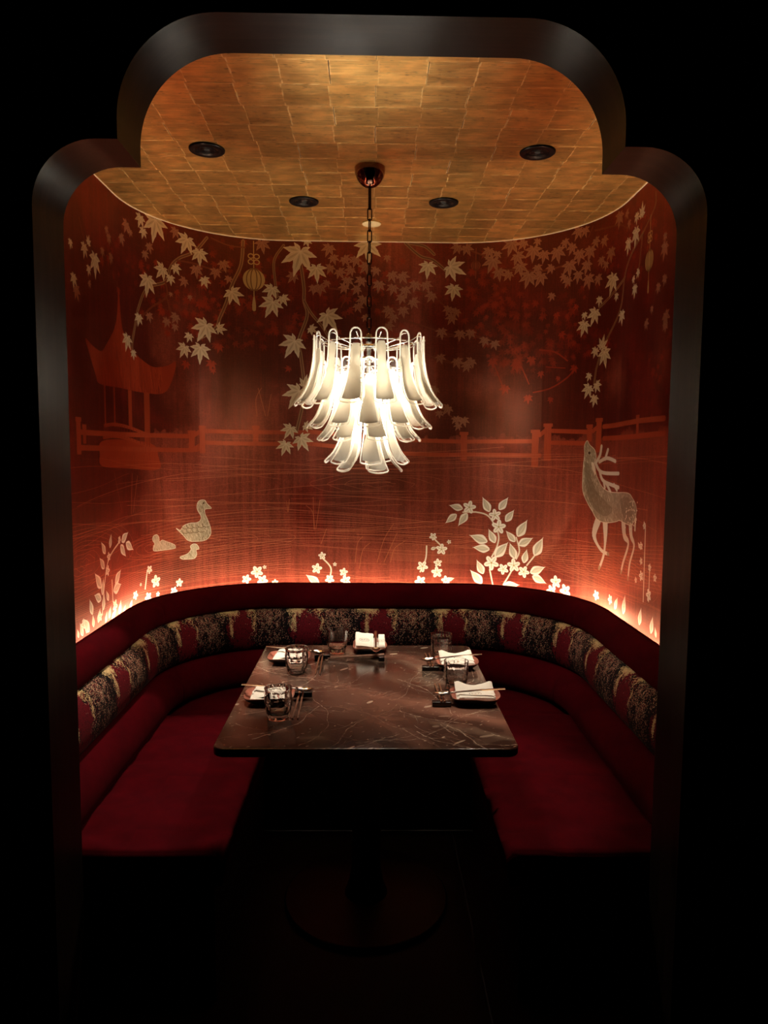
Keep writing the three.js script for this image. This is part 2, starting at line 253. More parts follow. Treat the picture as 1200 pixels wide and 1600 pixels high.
const MURAL = {
  leaves: [
    [-1.079,2.512,0.068,190,0], [-1.153,2.465,0.027,200,0], [-1.172,2.512,0.033,200,0], [-0.909,2.478,0.051,200,0], [-0.839,2.434,0.043,170,0], [-0.962,2.353,0.028,150,0], 
    [-1.046,2.327,0.041,225,0], [-1.132,2.254,0.053,195,0], [-0.993,2.3,0.025,170,0], [-0.813,2.321,0.029,160,0], [-0.672,2.274,0.047,140,0], [-0.822,2.099,0.06,215,0], 
    [-0.737,2.112,0.029,100,0], [-0.9,2.056,0.025,200,0], [-0.929,1.994,0.038,215,0], [-0.842,1.993,0.051,180,0], [-1.195,2.093,0.03,190,0], [-1.289,1.985,0.041,200,0], 
    [-1.239,1.939,0.023,170,0], [-0.492,2.306,0.041,200,0], [-0.493,2.235,0.055,200,0], [-0.431,2.268,0.03,150,0], [-0.358,2.467,0.08,190,0], [-0.39,2.048,0.062,205,0], 
    [-0.37,1.804,0.066,215,0], [-0.317,1.862,0.043,60,0], [-0.407,1.631,0.041,210,0], [-0.339,1.579,0.048,150,0], [-0.429,1.551,0.041,200,0], [-0.317,1.653,0.027,120,0], 
    [-1.701,2.249,0.032,190,0], [-1.659,2.29,0.022,10,0], [-1.602,2.225,0.051,180,0], [-1.666,2.186,0.022,190,0], [-1.803,2.121,0.029,180,0], [-1.822,2.238,0.019,180,0], 
    [-0.856,2.363,0.033,180,1], [-0.76,2.368,0.029,195,1], [-0.718,2.408,0.031,165,1], [-0.923,2.303,0.026,215,1], [-1.021,2.107,0.025,205,1], [-0.973,2.133,0.028,205,1], 
    [-0.974,2.09,0.02,180,1], [-1.123,2.114,0.024,165,1], [-1.142,2.373,0.024,165,1], [-1.114,2.412,0.025,165,1], [-1.276,2.456,0.032,205,1], [-1.315,2.394,0.027,150,1], 
    [-0.965,2.513,0.028,195,1], [-1.45,2.356,0.026,165,1], [-1.432,2.287,0.026,180,1], [-1.779,2.083,0.031,150,1], [-1.66,2.138,0.016,150,1], [-0.697,2.346,0.021,195,1], 
    [-0.994,2.234,0.012,195,1], [-0.891,2.237,0.014,180,1], [-0.532,2.521,0.037,165,1], [-1.243,2.439,0.018,195,1], [-1.523,2.288,0.022,180,1], [-1.471,2.382,0.022,165,1], 
    [-0.389,2.375,0.03,215,1], [-0.919,1.927,0.025,195,2], [-0.787,1.938,0.029,195,2], [-0.777,1.909,0.016,180,2], [-0.842,2.209,0.023,180,2], [-0.748,2.021,0.026,195,2], 
    [-1.016,2.056,0.02,195,2], [-1.051,2.149,0.024,215,2], [-0.411,1.934,0.019,215,2], [-0.27,2.402,0.048,170,0], [-0.207,2.178,0.059,150,0], [-0.291,2.126,0.027,120,0], 
    [-0.021,2.511,0.064,180,0], [0.272,2.424,0.045,190,0], [0.402,2.425,0.056,120,0], [0.399,2.318,0.043,180,0], [-0.316,2.543,0.023,170,0], [-0.213,2.509,0.034,195,1], 
    [-0.187,2.464,0.027,165,1], [-0.129,2.459,0.03,150,1], [-0.083,2.455,0.03,195,1], [-0.036,2.425,0.032,215,1], [-0.207,2.418,0.027,205,1], [-0.155,2.398,0.03,150,1], 
    [-0.254,2.321,0.032,180,1], [-0.285,2.32,0.027,180,1], [-0.119,2.358,0.03,180,1], [-0.056,2.359,0.03,205,1], [0.033,2.339,0.032,195,1], [0.1,2.386,0.03,165,1], 
    [0.152,2.382,0.032,150,1], [0.1,2.325,0.03,195,1], [0.163,2.315,0.03,165,1], [0.21,2.342,0.03,195,1], [0.267,2.342,0.03,150,1], [0.289,2.291,0.03,215,1], 
    [0.143,2.279,0.027,195,1], [0.206,2.26,0.03,150,1], [0.154,2.218,0.03,180,1], [0.08,2.217,0.032,205,1], [0.102,2.187,0.027,205,1], [0.086,2.145,0.027,150,1], 
    [0.374,2.226,0.027,195,1], [0.411,2.216,0.027,205,1], [0.39,2.185,0.03,205,1], [0.344,2.117,0.03,180,1], [0.434,2.108,0.03,180,1], [0.486,2.113,0.027,195,1], 
    [0.554,2.075,0.027,195,1], [0.607,2.058,0.026,165,1], [0.341,1.993,0.027,165,1], [0.425,1.973,0.03,165,1], [0.488,1.973,0.03,205,1], [0.468,1.952,0.027,215,1], 
    [-0.045,2.267,0.032,195,1], [-0.066,2.236,0.027,150,1], [-0.029,2.185,0.023,150,1], [-0.139,2.327,0.027,215,1], [-0.223,2.347,0.021,205,1], [0.311,1.836,0.027,215,1], 
    [0.296,1.805,0.023,195,1], [0.339,1.721,0.021,180,1], [0.376,1.743,0.03,215,1], [0.425,1.69,0.027,180,1], [0.462,1.685,0.027,165,1], [0.431,1.659,0.021,205,1], 
    [0.073,2.472,0.019,180,1], [-0.108,2.409,0.028,215,1], [-0.077,2.318,0.026,215,1], [0.016,2.41,0.026,205,1], [1.261,2.255,0.051,200,0], [1.17,2.197,0.024,195,0], 
    [1.137,2.138,0.043,200,0], [1.076,2.148,0.019,180,0], [1.072,2.097,0.039,200,0], [1.301,2.189,0.02,195,0], [1.361,2.096,0.034,170,0], [1.203,2.009,0.036,10,0], 
    [1.152,1.979,0.027,200,0], [1.222,1.952,0.047,170,0], [1.115,1.875,0.021,205,0], [1.175,1.828,0.03,150,0], [1.111,1.814,0.037,200,0], [1.156,1.769,0.03,190,0], 
    [1.489,2.452,0.026,190,0], [1.544,2.459,0.033,10,0], [1.485,2.385,0.043,190,0], [1.404,2.37,0.037,200,0], [1.524,2.233,0.021,215,0], [1.496,2.174,0.03,180,0], 
    [1.479,2.219,0.017,150,0], [0.675,2.519,0.044,195,1], [0.732,2.523,0.029,215,1], [0.713,2.46,0.037,150,1], [0.786,2.476,0.043,180,1], [0.841,2.453,0.033,195,1], 
    [0.913,2.451,0.042,165,1], [0.952,2.491,0.025,165,1], [0.989,2.46,0.03,215,1], [1.033,2.418,0.037,180,1], [1.097,2.418,0.037,195,1], [1.135,2.454,0.027,150,1], 
    [1.193,2.444,0.028,150,1], [1.244,2.378,0.035,180,1], [1.175,2.363,0.026,165,1], [1.079,2.361,0.034,195,1], [0.98,2.376,0.042,180,1], [1.03,2.329,0.031,195,1], 
    [0.97,2.316,0.028,205,1], [1.095,2.298,0.037,165,1], [1.158,2.29,0.028,165,1], [1.207,2.338,0.023,195,1], [0.946,2.339,0.02,215,1], [0.724,2.409,0.037,165,1], 
    [0.763,2.36,0.044,195,1], [0.822,2.353,0.039,215,1], [0.876,2.389,0.025,215,1], [0.806,2.522,0.021,195,1], [0.81,2.399,0.026,165,1], [0.583,2.446,0.045,195,1], 
    [0.566,2.498,0.032,195,1], [0.608,2.485,0.023,195,1], [0.62,2.394,0.034,180,1], [0.662,2.385,0.029,215,1], [0.411,2.522,0.03,205,1], [0.463,2.517,0.032,150,1], 
    [1.022,2.523,0.034,215,1], [1.066,2.517,0.027,165,1], [1.305,2.504,0.038,195,1], [1.378,2.499,0.022,150,1], [1.407,2.452,0.022,180,1], [0.886,2.261,0.022,205,1], 
    [1.777,2.254,0.035,195,1], [1.778,2.298,0.019,180,1], [1.733,2.132,0.023,195,1], [1.788,2.149,0.023,205,1], [1.815,2.012,0.034,150,1], [1.811,1.983,0.023,180,1], 
    [1.68,2.066,0.016,195,1], [1.633,2.02,0.024,150,1], [0.715,1.947,0.031,165,2], [0.789,1.973,0.026,195,2], [0.841,1.905,0.02,165,2], [0.659,1.841,0.029,205,2], 
    [0.778,1.791,0.026,180,2], [0.933,1.879,0.015,195,2], [0.895,1.782,0.018,195,2], [1.022,1.916,0.025,195,2], [0.949,2.078,0.022,150,2], [0.917,2.17,0.02,165,2], 
    [1.023,2.193,0.018,205,2], [0.598,1.971,0.028,180,2], [0.714,1.967,0.023,205,2], 
  ],
  br: [
    [0,0.0144,[-0.8,2.523,-0.865,2.448,-0.944,2.404,-0.991,2.357,-1.023,2.285,-1.133,2.236,-1.193,2.143,-1.21,2.095,-1.246,1.983,-1.239,1.939]], 
    [1,0.008,[-0.956,2.392,-0.866,2.395,-0.781,2.384,-0.697,2.386]], [0,0.0169,[-0.624,2.533,-0.635,2.422,-0.677,2.328,-0.709,2.235,-0.741,2.162,-0.763,2.11,-0.85,2.052]], 
    [1,0.0089,[-1.023,2.285,-1.018,2.22,-1.108,2.158,-1.165,2.112]], [1,0.0079,[-1.018,2.22,-0.985,2.122]], [1,0.007,[-1.741,2.347,-1.698,2.286,-1.651,2.254]], 
    [1,0.0062,[-0.779,2.526,-0.696,2.505,-0.614,2.504]], [0,0.0128,[-0.43,2.526,-0.476,2.454,-0.472,2.353,-0.462,2.282]], 
    [0,0.0171,[-0.347,2.436,-0.332,2.325,-0.332,2.264,-0.317,2.192,-0.359,2.069,-0.348,1.997,-0.333,1.862,-0.338,1.768,-0.37,1.631]], 
    [0,0.0139,[-0.332,2.264,-0.296,2.203,-0.243,2.142,-0.212,2.091]], [0,0.0149,[0.161,2.544,0.234,2.484,0.297,2.465,0.361,2.415]], 
    [0,0.0149,[0.182,2.544,0.255,2.53,0.302,2.493]], [1,0.0064,[0.102,2.187,0.228,2.157,0.376,2.112,0.543,2.096,0.607,2.064]], 
    [1,0.0064,[0.272,2.013,0.378,1.973,0.483,1.963]], [1,0.0075,[0.284,1.868,0.339,1.763,0.446,1.669]], [1,0.0064,[-0.212,2.326,-0.129,2.307,-0.15,2.235]], 
    [1,0.0064,[0.058,2.37,0.184,2.331,0.3,2.292,0.406,2.2]], [1,0.0085,[0.442,2.527,0.567,2.473,0.62,2.419,0.724,2.404,0.832,2.386,0.944,2.392]], 
    [0,0.0116,[1.564,2.374,1.445,2.326,1.379,2.259,1.346,2.137,1.226,2.015,1.17,1.921,1.152,1.839]], [0,0.0124,[1.38,2.25,1.264,2.206,1.171,2.169]], 
    [0,0.0072,[1.676,2.485,1.672,2.434,1.564,2.374,1.555,2.353,1.533,2.247]], [1,0.0064,[0.313,2.096,0.502,2.102,0.575,2.065]], [1,0.0064,[0.346,1.993,0.431,1.963]], 
    [2,0.0072,[0.832,2.02,0.911,2.004,0.983,1.958]], [2,0.0072,[0.804,1.821,0.894,1.837,0.986,1.881,1.022,1.916]], [2,0.0063,[0.736,1.956,0.781,1.862]], 
    [2,0.0063,[0.609,1.95,0.653,1.846]], [2,0.0051,[0.868,1.938,0.972,1.925]], [1,0.0077,[1.126,2.506,1.298,2.481,1.384,2.443]], [1,0.0058,[1.087,2.489,1.111,2.528]], 
    [1,0.0047,[1.703,2.13,1.682,2.043]], 
  ],
  posts: [
    [-1.798,1.65,1.519,0.038], [-1.746,1.626,1.557,0.028], [-0.893,1.625,1.543,0.031], [-0.837,1.649,1.518,0.028], [-0.571,1.655,1.576,0.027], [0.463,1.633,1.489,0.032], 
    [0.821,1.643,1.463,0.036], [0.887,1.672,1.495,0.037], [1.132,1.662,1.586,0.032], [1.198,1.688,1.539,0.039], [1.581,1.685,1.607,0.027], 
  ],
  rails: [
    [-1.777,1.598,-1.594,1.597,-1.182,1.598,-0.902,1.598], [-1.8,1.543,-1.265,1.537,-0.904,1.533,-0.858,1.543], [-0.824,1.624,-0.58,1.623,-0.286,1.626], 
    [-0.825,1.569,-0.58,1.566,-0.286,1.566], [-0.88,1.603,-0.844,1.624], [-0.881,1.538,-0.836,1.563], [-0.286,1.626,0.171,1.593,0.443,1.585], 
    [-0.286,1.566,0.171,1.524,0.444,1.519], [0.485,1.585,0.638,1.587,0.805,1.588], [0.481,1.521,0.661,1.52,0.846,1.52], [0.844,1.617,0.877,1.642], [0.912,1.637,1.12,1.629], 
    [0.913,1.581,1.122,1.578], [1.155,1.633,1.192,1.651], [1.232,1.65,1.573,1.661,1.839,1.662], [1.236,1.599,1.579,1.603,1.844,1.61], 
  ],
  poly: {
    roof: [-1.357,2.188,-1.374,2.092,-1.415,2.017,-1.502,1.946,-1.561,1.91,-1.645,1.918,-1.714,1.935,-1.678,1.883,-1.622,1.812,-1.581,1.784,-1.348,1.787,-1.176,1.782,-1.054,1.786,-1.003,1.833,-0.971,1.932,-1.026,1.912,-1.102,1.9,-1.171,1.92,-1.231,1.949,-1.297,2.002,-1.333,2.048],
    island: [-1.585,1.566,-1.361,1.577,-1.126,1.561,-1.084,1.504,-1.088,1.446,-1.305,1.456,-1.581,1.472,-1.604,1.517],
    duck: [-0.986,1.17,-0.963,1.159,-0.945,1.178,-0.91,1.188,-0.875,1.188,-0.855,1.197,-0.85,1.217,-0.869,1.251,-0.868,1.28,-0.853,1.294,-0.829,1.293,-0.818,1.277,-0.796,1.254,-0.818,1.252,-0.83,1.247,-0.828,1.226,-0.814,1.195,-0.8,1.152,-0.804,1.121,-0.832,1.1,-0.888,1.099,-0.923,1.108,-0.946,1.132,-0.964,1.149],
    duckling1: [-1.132,1.132,-1.124,1.148,-1.103,1.151,-1.09,1.137,-1.087,1.117,-1.071,1.123,-1.045,1.114,-1.001,1.096,-0.992,1.082,-1.002,1.076,-1.059,1.076,-1.123,1.08,-1.126,1.102,-1.118,1.111],
    duckling2: [-0.966,1.033,-0.936,1.04,-0.918,1.048,-0.906,1.063,-0.909,1.078,-0.894,1.087,-0.875,1.083,-0.863,1.062,-0.878,1.057,-0.876,1.034,-0.89,1.017,-0.936,1.018,-0.96,1.023],
    deer: [1.118,1.59,1.102,1.567,1.104,1.528,1.099,1.48,1.097,1.432,1.1,1.364,1.128,1.317,1.167,1.277,1.208,1.242,1.278,1.235,1.384,1.251,1.422,1.259,1.523,1.252,1.569,1.261,1.6,1.293,1.601,1.331,1.558,1.361,1.497,1.378,1.327,1.37,1.25,1.382,1.206,1.417,1.183,1.454,1.17,1.491,1.184,1.515,1.172,1.548,1.137,1.571],
  },
  cols: [
    [-1.536,1.788,1.624,0.016], [-1.432,1.784,1.627,0.017], [-1.275,1.784,1.627,0.029], [-1.151,1.784,1.546,0.037], 
  ],
  bridge: [
    [-1.548,1.628,-1.43,1.636,-1.279,1.627,-1.139,1.598], [-1.562,1.582,-1.434,1.589,-1.281,1.578,-1.14,1.547], 
  ],
  legs: [
    [0.028,[1.216,1.243,1.188,1.169,1.241,1.113,1.311,1.102]], [0.0275,[1.272,1.239,1.278,1.17,1.269,1.094,1.234,1.027]], 
    [0.0292,[1.465,1.259,1.484,1.204,1.531,1.176,1.478,1.09,1.458,1.047]], [0.0251,[1.545,1.267,1.558,1.213,1.594,1.176,1.555,1.102,1.541,1.035]], 
  ],
  antl: [
    [1.181,1.491,1.211,1.459,1.263,1.449,1.389,1.452], [1.211,1.459,1.239,1.418,1.304,1.403,1.395,1.394], [1.181,1.491,1.211,1.525,1.221,1.565], 
    [1.209,1.497,1.267,1.514,1.348,1.502], [1.253,1.51,1.274,1.55], [1.266,1.408,1.31,1.37], [1.341,1.403,1.376,1.382], [1.247,1.414,1.258,1.387], 
  ],
  tail: [1.597, 1.318, 1.597, 1.277, 1.597, 1.239],
  ear: [1.152, 1.493, 1.161, 1.462, 1.181, 1.438, 1.183, 1.463, 1.169, 1.489],
  neck: [1.111, 1.49, 1.137, 1.479, 1.159, 1.415, 1.201, 1.36, 1.271, 1.327, 1.333, 1.296, 1.276, 1.263, 1.206, 1.275, 1.149, 1.319, 1.119, 1.374, 1.111, 1.432],
  haunch: [1.421, 1.347, 1.499, 1.361, 1.561, 1.34, 1.577, 1.3, 1.538, 1.266, 1.471, 1.277, 1.429, 1.313],
  bl: [
    [0.496,1.257,0.032], [0.625,1.221,0.03], [0.645,1.163,0.035], [0.612,0.98,0.037], [0.672,0.952,0.027], [0.726,0.975,0.033], [0.778,0.948,0.029], [0.954,0.92,0.03], 
    [1.011,0.886,0.032], [0.931,0.873,0.028], [1.219,0.904,0.023], [1.344,0.911,0.022], [1.691,1.266,0.014], [1.667,1.186,0.016], [1.673,1.129,0.014], [1.679,1.073,0.02], 
    [1.759,1.119,0.014], [1.759,1.015,0.023], [1.812,1.089,0.015], [1.626,1.047,0.012], [1.508,0.933,0.015], [0.316,1.107,0.019], [0.36,1.042,0.028], [0.264,0.954,0.028], 
    [0.342,0.973,0.021], [0.338,0.925,0.028], [0.254,0.878,0.028], [0.384,0.884,0.023], [-0.243,1.006,0.019], [-0.27,0.941,0.026], [-0.135,0.923,0.021], [-0.205,0.886,0.023], 
    [-0.124,0.881,0.026], [0.397,1.08,0.011], [-0.179,0.963,0.01], [-0.57,0.927,0.03], [-0.623,0.892,0.023], [-0.543,0.882,0.027], [-0.48,0.87,0.016], [-1.157,1.0,0.019], 
    [-1.116,0.94,0.029], [-0.974,0.911,0.02], [-1.006,0.877,0.02], [-1.104,0.879,0.012], [-1.266,0.905,0.02], [-1.169,0.877,0.023], [-1.539,1.115,0.018], [-1.554,1.062,0.021], 
    [-1.482,0.906,0.026], [-1.414,1.166,0.016], [-0.532,0.949,0.01], [-1.222,0.944,0.008], [-1.808,0.908,0.02], [-1.644,0.9,0.019], 
  ],
  pl: [
    [0.464,1.249,0.394,1.266], [0.433,1.221,0.377,1.175], [0.486,1.227,0.442,1.162], [0.598,1.236,0.561,1.309], [0.645,1.248,0.689,1.311], [0.679,1.191,0.721,1.251], 
    [0.741,1.12,0.79,1.205], [0.747,1.078,0.822,1.119], [0.73,1.093,0.682,1.145], [0.628,1.081,0.594,1.15], [0.59,1.085,0.499,1.116], [0.602,1.048,0.516,1.055], 
    [0.629,1.011,0.694,1.088], [0.732,1.008,0.703,1.086], [0.777,0.991,0.792,1.061], [0.832,1.033,0.876,1.126], [0.812,0.947,0.892,0.984], [0.824,0.932,0.9,0.905], 
    [0.572,0.921,0.538,0.991], [0.567,0.872,0.507,0.938], [0.676,0.869,0.758,0.88], [1.703,1.255,1.685,1.285], [1.657,1.176,1.633,1.197], [1.5,0.883,1.517,0.965], 
    [1.677,0.882,1.692,0.952], [1.794,0.879,1.807,0.946], [1.844,0.877,1.831,0.913], [1.397,0.881,1.431,0.938], [-1.525,1.147,-1.504,1.202], [-1.389,1.154,-1.319,1.186], 
    [-1.343,1.144,-1.275,1.105], [-1.403,1.143,-1.346,1.087], [-1.572,1.132,-1.613,1.182], [-1.587,1.076,-1.635,1.125], [-1.625,1.008,-1.685,1.074], 
    [-1.475,0.996,-1.405,1.041], [-1.497,0.97,-1.406,0.981], [-1.629,0.963,-1.697,0.994], [-1.551,0.942,-1.575,0.987], [-1.717,0.925,-1.743,0.989], [-1.61,0.917,-1.598,0.982], 
    [-1.435,0.86,-1.413,0.918], [-1.617,0.977,-1.601,1.041], [-1.667,0.881,-1.642,0.933], [-1.752,0.87,-1.806,0.931], [-1.556,0.871,-1.529,0.916], [-1.316,0.86,-1.295,0.892], 
    [-1.811,0.869,-1.836,0.922], [-1.782,0.87,-1.768,0.918], [-1.71,0.875,-1.717,0.925], [-1.591,0.862,-1.572,0.905], [-1.522,0.858,-1.471,0.89], [-1.849,0.872,-1.861,0.906], 
    [-1.384,0.853,-1.363,0.884], [-0.259,0.864,-0.324,0.908], [0.306,1.042,0.338,1.053], [0.39,0.884,0.427,0.895], 
  ],
  st: [
    [0.528,1.234,0.593,1.214,0.643,1.13,0.639,1.066,0.613,1.01], [0.735,1.115,0.753,1.052,0.738,1.008], [0.838,1.039,0.794,0.982], [0.675,0.874,0.707,0.931,0.728,0.976], 
    [0.621,0.87,0.604,0.945], [0.465,1.232,0.528,1.234], [0.284,1.058,0.28,0.992,0.253,0.927], [0.316,1.101,0.36,1.058], [-0.249,1.001,-0.2,0.947,-0.205,0.892], 
    [-1.622,0.903,-1.592,1.014,-1.539,1.106,-1.414,1.158], [-1.505,0.928,-1.51,1.016], [-1.19,0.919,-1.173,0.993], [1.703,1.255,1.71,0.981], [1.759,1.119,1.762,0.992], 
  ],
  reeds: [
    [-0.281,1.141,-0.291,1.227,-0.323,1.259], [-0.284,1.141,-0.288,1.302], [-0.275,1.141,-0.254,1.287], [-0.414,1.227,-0.421,1.28], [-0.414,1.227,-0.407,1.291], 
    [-0.249,1.066,-0.222,1.142], [-0.076,0.974,-0.066,1.067,-0.039,1.105], [-0.055,0.942,-0.039,1.034,-0.001,1.073], [0.035,0.975,0.068,1.089,0.116,1.171], 
    [0.069,0.975,0.133,1.122], [0.102,0.975,0.123,1.046,0.176,1.084], [-0.564,1.702,-0.568,1.785,-0.542,1.838], [-0.522,1.703,-0.557,1.837], [-0.512,1.703,-0.495,1.808], 
    [-1.287,1.26,-1.27,1.433], [-1.268,1.268,-1.228,1.422], [-1.38,1.287,-1.456,1.448], [1.811,1.197,1.784,1.357], [1.857,1.212,1.832,1.361], [1.71,1.191,1.708,1.344], 
  ],
  lan: [
    [-0.574,2.357,0.053,2.537,2.453,2.211], [0.506,2.44,0.023,2.521,0,2.379], [1.636,2.253,0.04,2.417,2.338,2.135], 
  ],
  red: [
    [-1.32,2.29,0.3,0.12,26], [-0.648,2.14,0.3,0.14,60], [-0.914,2.19,0.25,0.16,34], [-0.066,2.298,0.3,0.22,50], [0.57,2.32,0.12,0.18,60], [0.647,2.133,0.16,0.16,60], 
    [0.757,1.975,0.2,0.08,30], [1.082,2.015,0.22,0.07,40], [1.754,1.834,0.3,0.14,26], [0.951,2.185,0.2,0.1,18], [-0.389,2.355,0.2,0.1,20], [-0.666,2.419,0.2,0.1,20], 
    [-0.462,2.17,0.2,0.1,16], [1.467,2.337,0.3,0.14,26], 
  ],
  ctr: [
    [1.356,1.033,0.55,0.09,9], [-0.877,1.096,0.5,0.06,8], [-1.773,1.127,0.5,0.14,11], [0.045,1.369,0.35,0.05,4], 
  ],
};
// ------------------------------------------------------------------ the mural, in metres: s runs along the wall from the middle of the back, h is the height
const MURAL_H0 = 0.85, MURAL_SPAN = 1.7, MURAL_PX = 2048;
function catmull(pts, closed) {       // smooth line through points
  const n = pts.length / 2, out = [], at = (i) => { const k = closed ? (i + n) % n : clamp(i, 0, n - 1); return [pts[2 * k], pts[2 * k + 1]]; };
  for (let i = 0; i < (closed ? n : n - 1); i++) {
    const p0 = at(i - 1), p1 = at(i), p2 = at(i + 1), p3 = at(i + 2);
    for (let k = 0; k < 6; k++) { const t = k / 6, f = (a, b, c, d) => 0.5 * (2 * b + (c - a) * t + (2 * a - 5 * b + 4 * c - d) * t * t + (3 * b - a - 3 * c + d) * t * t * t); out.push([f(p0[0], p1[0], p2[0], p3[0]), f(p0[1], p1[1], p2[1], p3[1])]); }
  }
  if (!closed) out.push(at(n - 1));
  return out;
}
function muralCanvas(s0) {
  const N = MURAL_PX, K = N / MURAL_SPAN, c = canvas(N, N), g = c.getContext('2d');
  const X = (s) => (s - s0) * K, Y = (h) => N - (h - MURAL_H0) * K;
  let sd = 99; const rr = () => { sd = (sd * 1664525 + 1013904223) >>> 0; return sd / 4294967296; };
  // dyed ground: burgundy with blotches of ox-blood, darker above the fence line, redder below
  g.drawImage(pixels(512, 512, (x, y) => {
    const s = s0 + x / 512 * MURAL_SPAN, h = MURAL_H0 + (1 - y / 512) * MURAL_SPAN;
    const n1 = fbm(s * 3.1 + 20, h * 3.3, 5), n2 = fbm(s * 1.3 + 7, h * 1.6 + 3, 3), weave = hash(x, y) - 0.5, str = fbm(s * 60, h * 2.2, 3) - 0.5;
    const darkLine = 1.62 + 0.10 * (fbm(s * 7, 4.2, 4) - 0.5) + 0.05 * (fbm(s * 40, h * 40, 2) - 0.5);
    const wood = h > darkLine ? sm(0.25, 0.52, n2 + 0.7 * (n1 - 0.5)) : 0.8 * sm(0.46, 0.7, n2 + 0.6 * (n1 - 0.5));     // weight of the darker tone, stronger above a ragged line behind the fence
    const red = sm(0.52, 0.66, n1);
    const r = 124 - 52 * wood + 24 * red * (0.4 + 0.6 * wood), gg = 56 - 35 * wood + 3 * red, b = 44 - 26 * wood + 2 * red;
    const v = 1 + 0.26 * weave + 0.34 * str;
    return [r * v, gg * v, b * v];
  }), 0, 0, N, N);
  for (let i = 0; i < 16000; i++) {     // silk slubs
    const x = rr() * N, y = rr() * N, l = 20 + rr() * 90;
    g.fillStyle = rr() < 0.5 ? 'rgba(30,4,4,0.13)' : 'rgba(214,96,66,0.10)'; if (rr() < 0.62) g.fillRect(x, y, 1.8, l); else g.fillRect(x, y, l * 0.6, 1.8);
  }
  sd = 4242;
  const path = (pts, closed) => { g.beginPath(); pts.forEach(([s, h], i) => (i ? g.lineTo(X(s), Y(h)) : g.moveTo(X(s), Y(h)))); if (closed) g.closePath(); };
  const stroke = (flat, w, col, smooth = true) => { path(smooth ? catmull(flat, false) : Array.from({ length: flat.length / 2 }, (_, i) => [flat[2 * i], flat[2 * i + 1]])); g.strokeStyle = col; g.lineWidth = w * K; g.lineCap = g.lineJoin = 'round'; g.stroke(); };
  const fill = (flat, col, smooth = true) => { path(smooth ? catmull(flat, true) : Array.from({ length: flat.length / 2 }, (_, i) => [flat[2 * i], flat[2 * i + 1]]), true); g.fillStyle = col; g.fill(); };
  const TONE = ['#c8b696', '#966550', '#922e1c', '#701c14'], VEIN = ['#6d573c', '#5d3326', '#6c1c10', '#571209'], EDGE = ['#d9c8a8', '#9c6e58', '#9c331f', '#7c2016'];
  function leaf(s, h, size, deg, tone) {
    const a0 = deg * Math.PI / 180, R = size * 1.5;
    const bx = s - Math.sin(a0) * size * 0.42, bh = h - Math.cos(a0) * size * 0.42;
    for (const [da, len, wid] of [[128, 0.42, 0.1], [-128, 0.42, 0.1], [86, 0.7, 0.14], [-86, 0.7, 0.14], [43, 0.9, 0.17], [-43, 0.9, 0.17], [0, 1.05, 0.19]]) {
      const a = a0 + da * Math.PI / 180, ux = Math.sin(a), uh = Math.cos(a), vx = Math.cos(a), vh = -Math.sin(a), L = R * len, w = R * wid;
      const p = (t, q) => [X(bx + ux * L * t + vx * w * q), Y(bh + uh * L * t + vh * w * q)];
      g.beginPath(); g.moveTo(...p(0, 0));
      g.quadraticCurveTo(...p(0.2, 0.55), ...p(0.42, 0.95)); g.lineTo(...p(0.5, 0.8)); g.lineTo(...p(0.66, 0.72)); g.lineTo(...p(0.72, 0.5)); g.lineTo(...p(1, 0));
      g.lineTo(...p(0.72, -0.5)); g.lineTo(...p(0.66, -0.72)); g.lineTo(...p(0.5, -0.8)); g.lineTo(...p(0.42, -0.95)); g.quadraticCurveTo(...p(0.2, -0.55), ...p(0, 0));
      g.fillStyle = TONE[tone]; g.fill();
      if (tone < 2) {
        g.lineWidth = Math.max(1, R * 0.018 * K); g.strokeStyle = EDGE[tone]; g.stroke();
        g.beginPath(); g.moveTo(...p(0.05, 0)); g.quadraticCurveTo(...p(0.4, 0.36), ...p(0.8, 0.02)); g.quadraticCurveTo(...p(0.4, -0.36), ...p(0.05, 0)); g.fillStyle = VEIN[tone]; g.globalAlpha = 0.55; g.fill(); g.globalAlpha = 1;
        g.beginPath(); g.moveTo(...p(0, 0)); g.lineTo(...p(0.92, 0)); g.strokeStyle = EDGE[tone]; g.lineWidth = Math.max(0.8, R * 0.014 * K); g.stroke();
      } else { g.beginPath(); g.moveTo(...p(0, 0)); g.lineTo(...p(0.9, 0)); g.strokeStyle = VEIN[tone]; g.lineWidth = Math.max(0.8, R * 0.02 * K); g.stroke(); }
    }
  }
  // far foliage in red
  for (const [s, h, rs, rh, n] of MURAL.red) for (let i = 0; i < n * 1.6; i++) {
    const a = rr() * 6.28, q = Math.sqrt(rr()) * (0.7 + 0.6 * rr()), size = 0.011 + 0.013 * rr();
    g.globalAlpha = 0.35 + 0.4 * rr(); leaf(s + rs * q * Math.cos(a), h + rh * q * Math.sin(a), size, 130 + 100 * rr(), rr() < 0.55 ? 2 : 3); g.globalAlpha = 1;
  }
  // pavilion, bridge and fence in rust
  const rust = '#a2432a', rust2 = '#963a22';
  fill(MURAL.poly.roof, '#90301b'); g.save(); path(catmull(MURAL.poly.roof, true), true); g.clip();
  for (let i = 0; i < 800; i++) { const s = -1.8 + rr() * 0.75, h = 1.55 + rr() * 0.6; stroke([s, h, s + 0.03 * (rr() - 0.3), h - 0.04 - 0.05 * rr()], 0.0016, rr() < 0.5 ? '#ad4429' : '#6a1e12', false); }
  g.restore();
  for (const [s, h0, h1, w] of MURAL.cols) { g.fillStyle = rust2; g.fillRect(X(s - w / 2), Y(h0), w * K, (h0 - h1) * K); }
  fill(MURAL.poly.island, '#9c3a22');
  for (const b of MURAL.bridge) stroke(b, 0.014, rust);
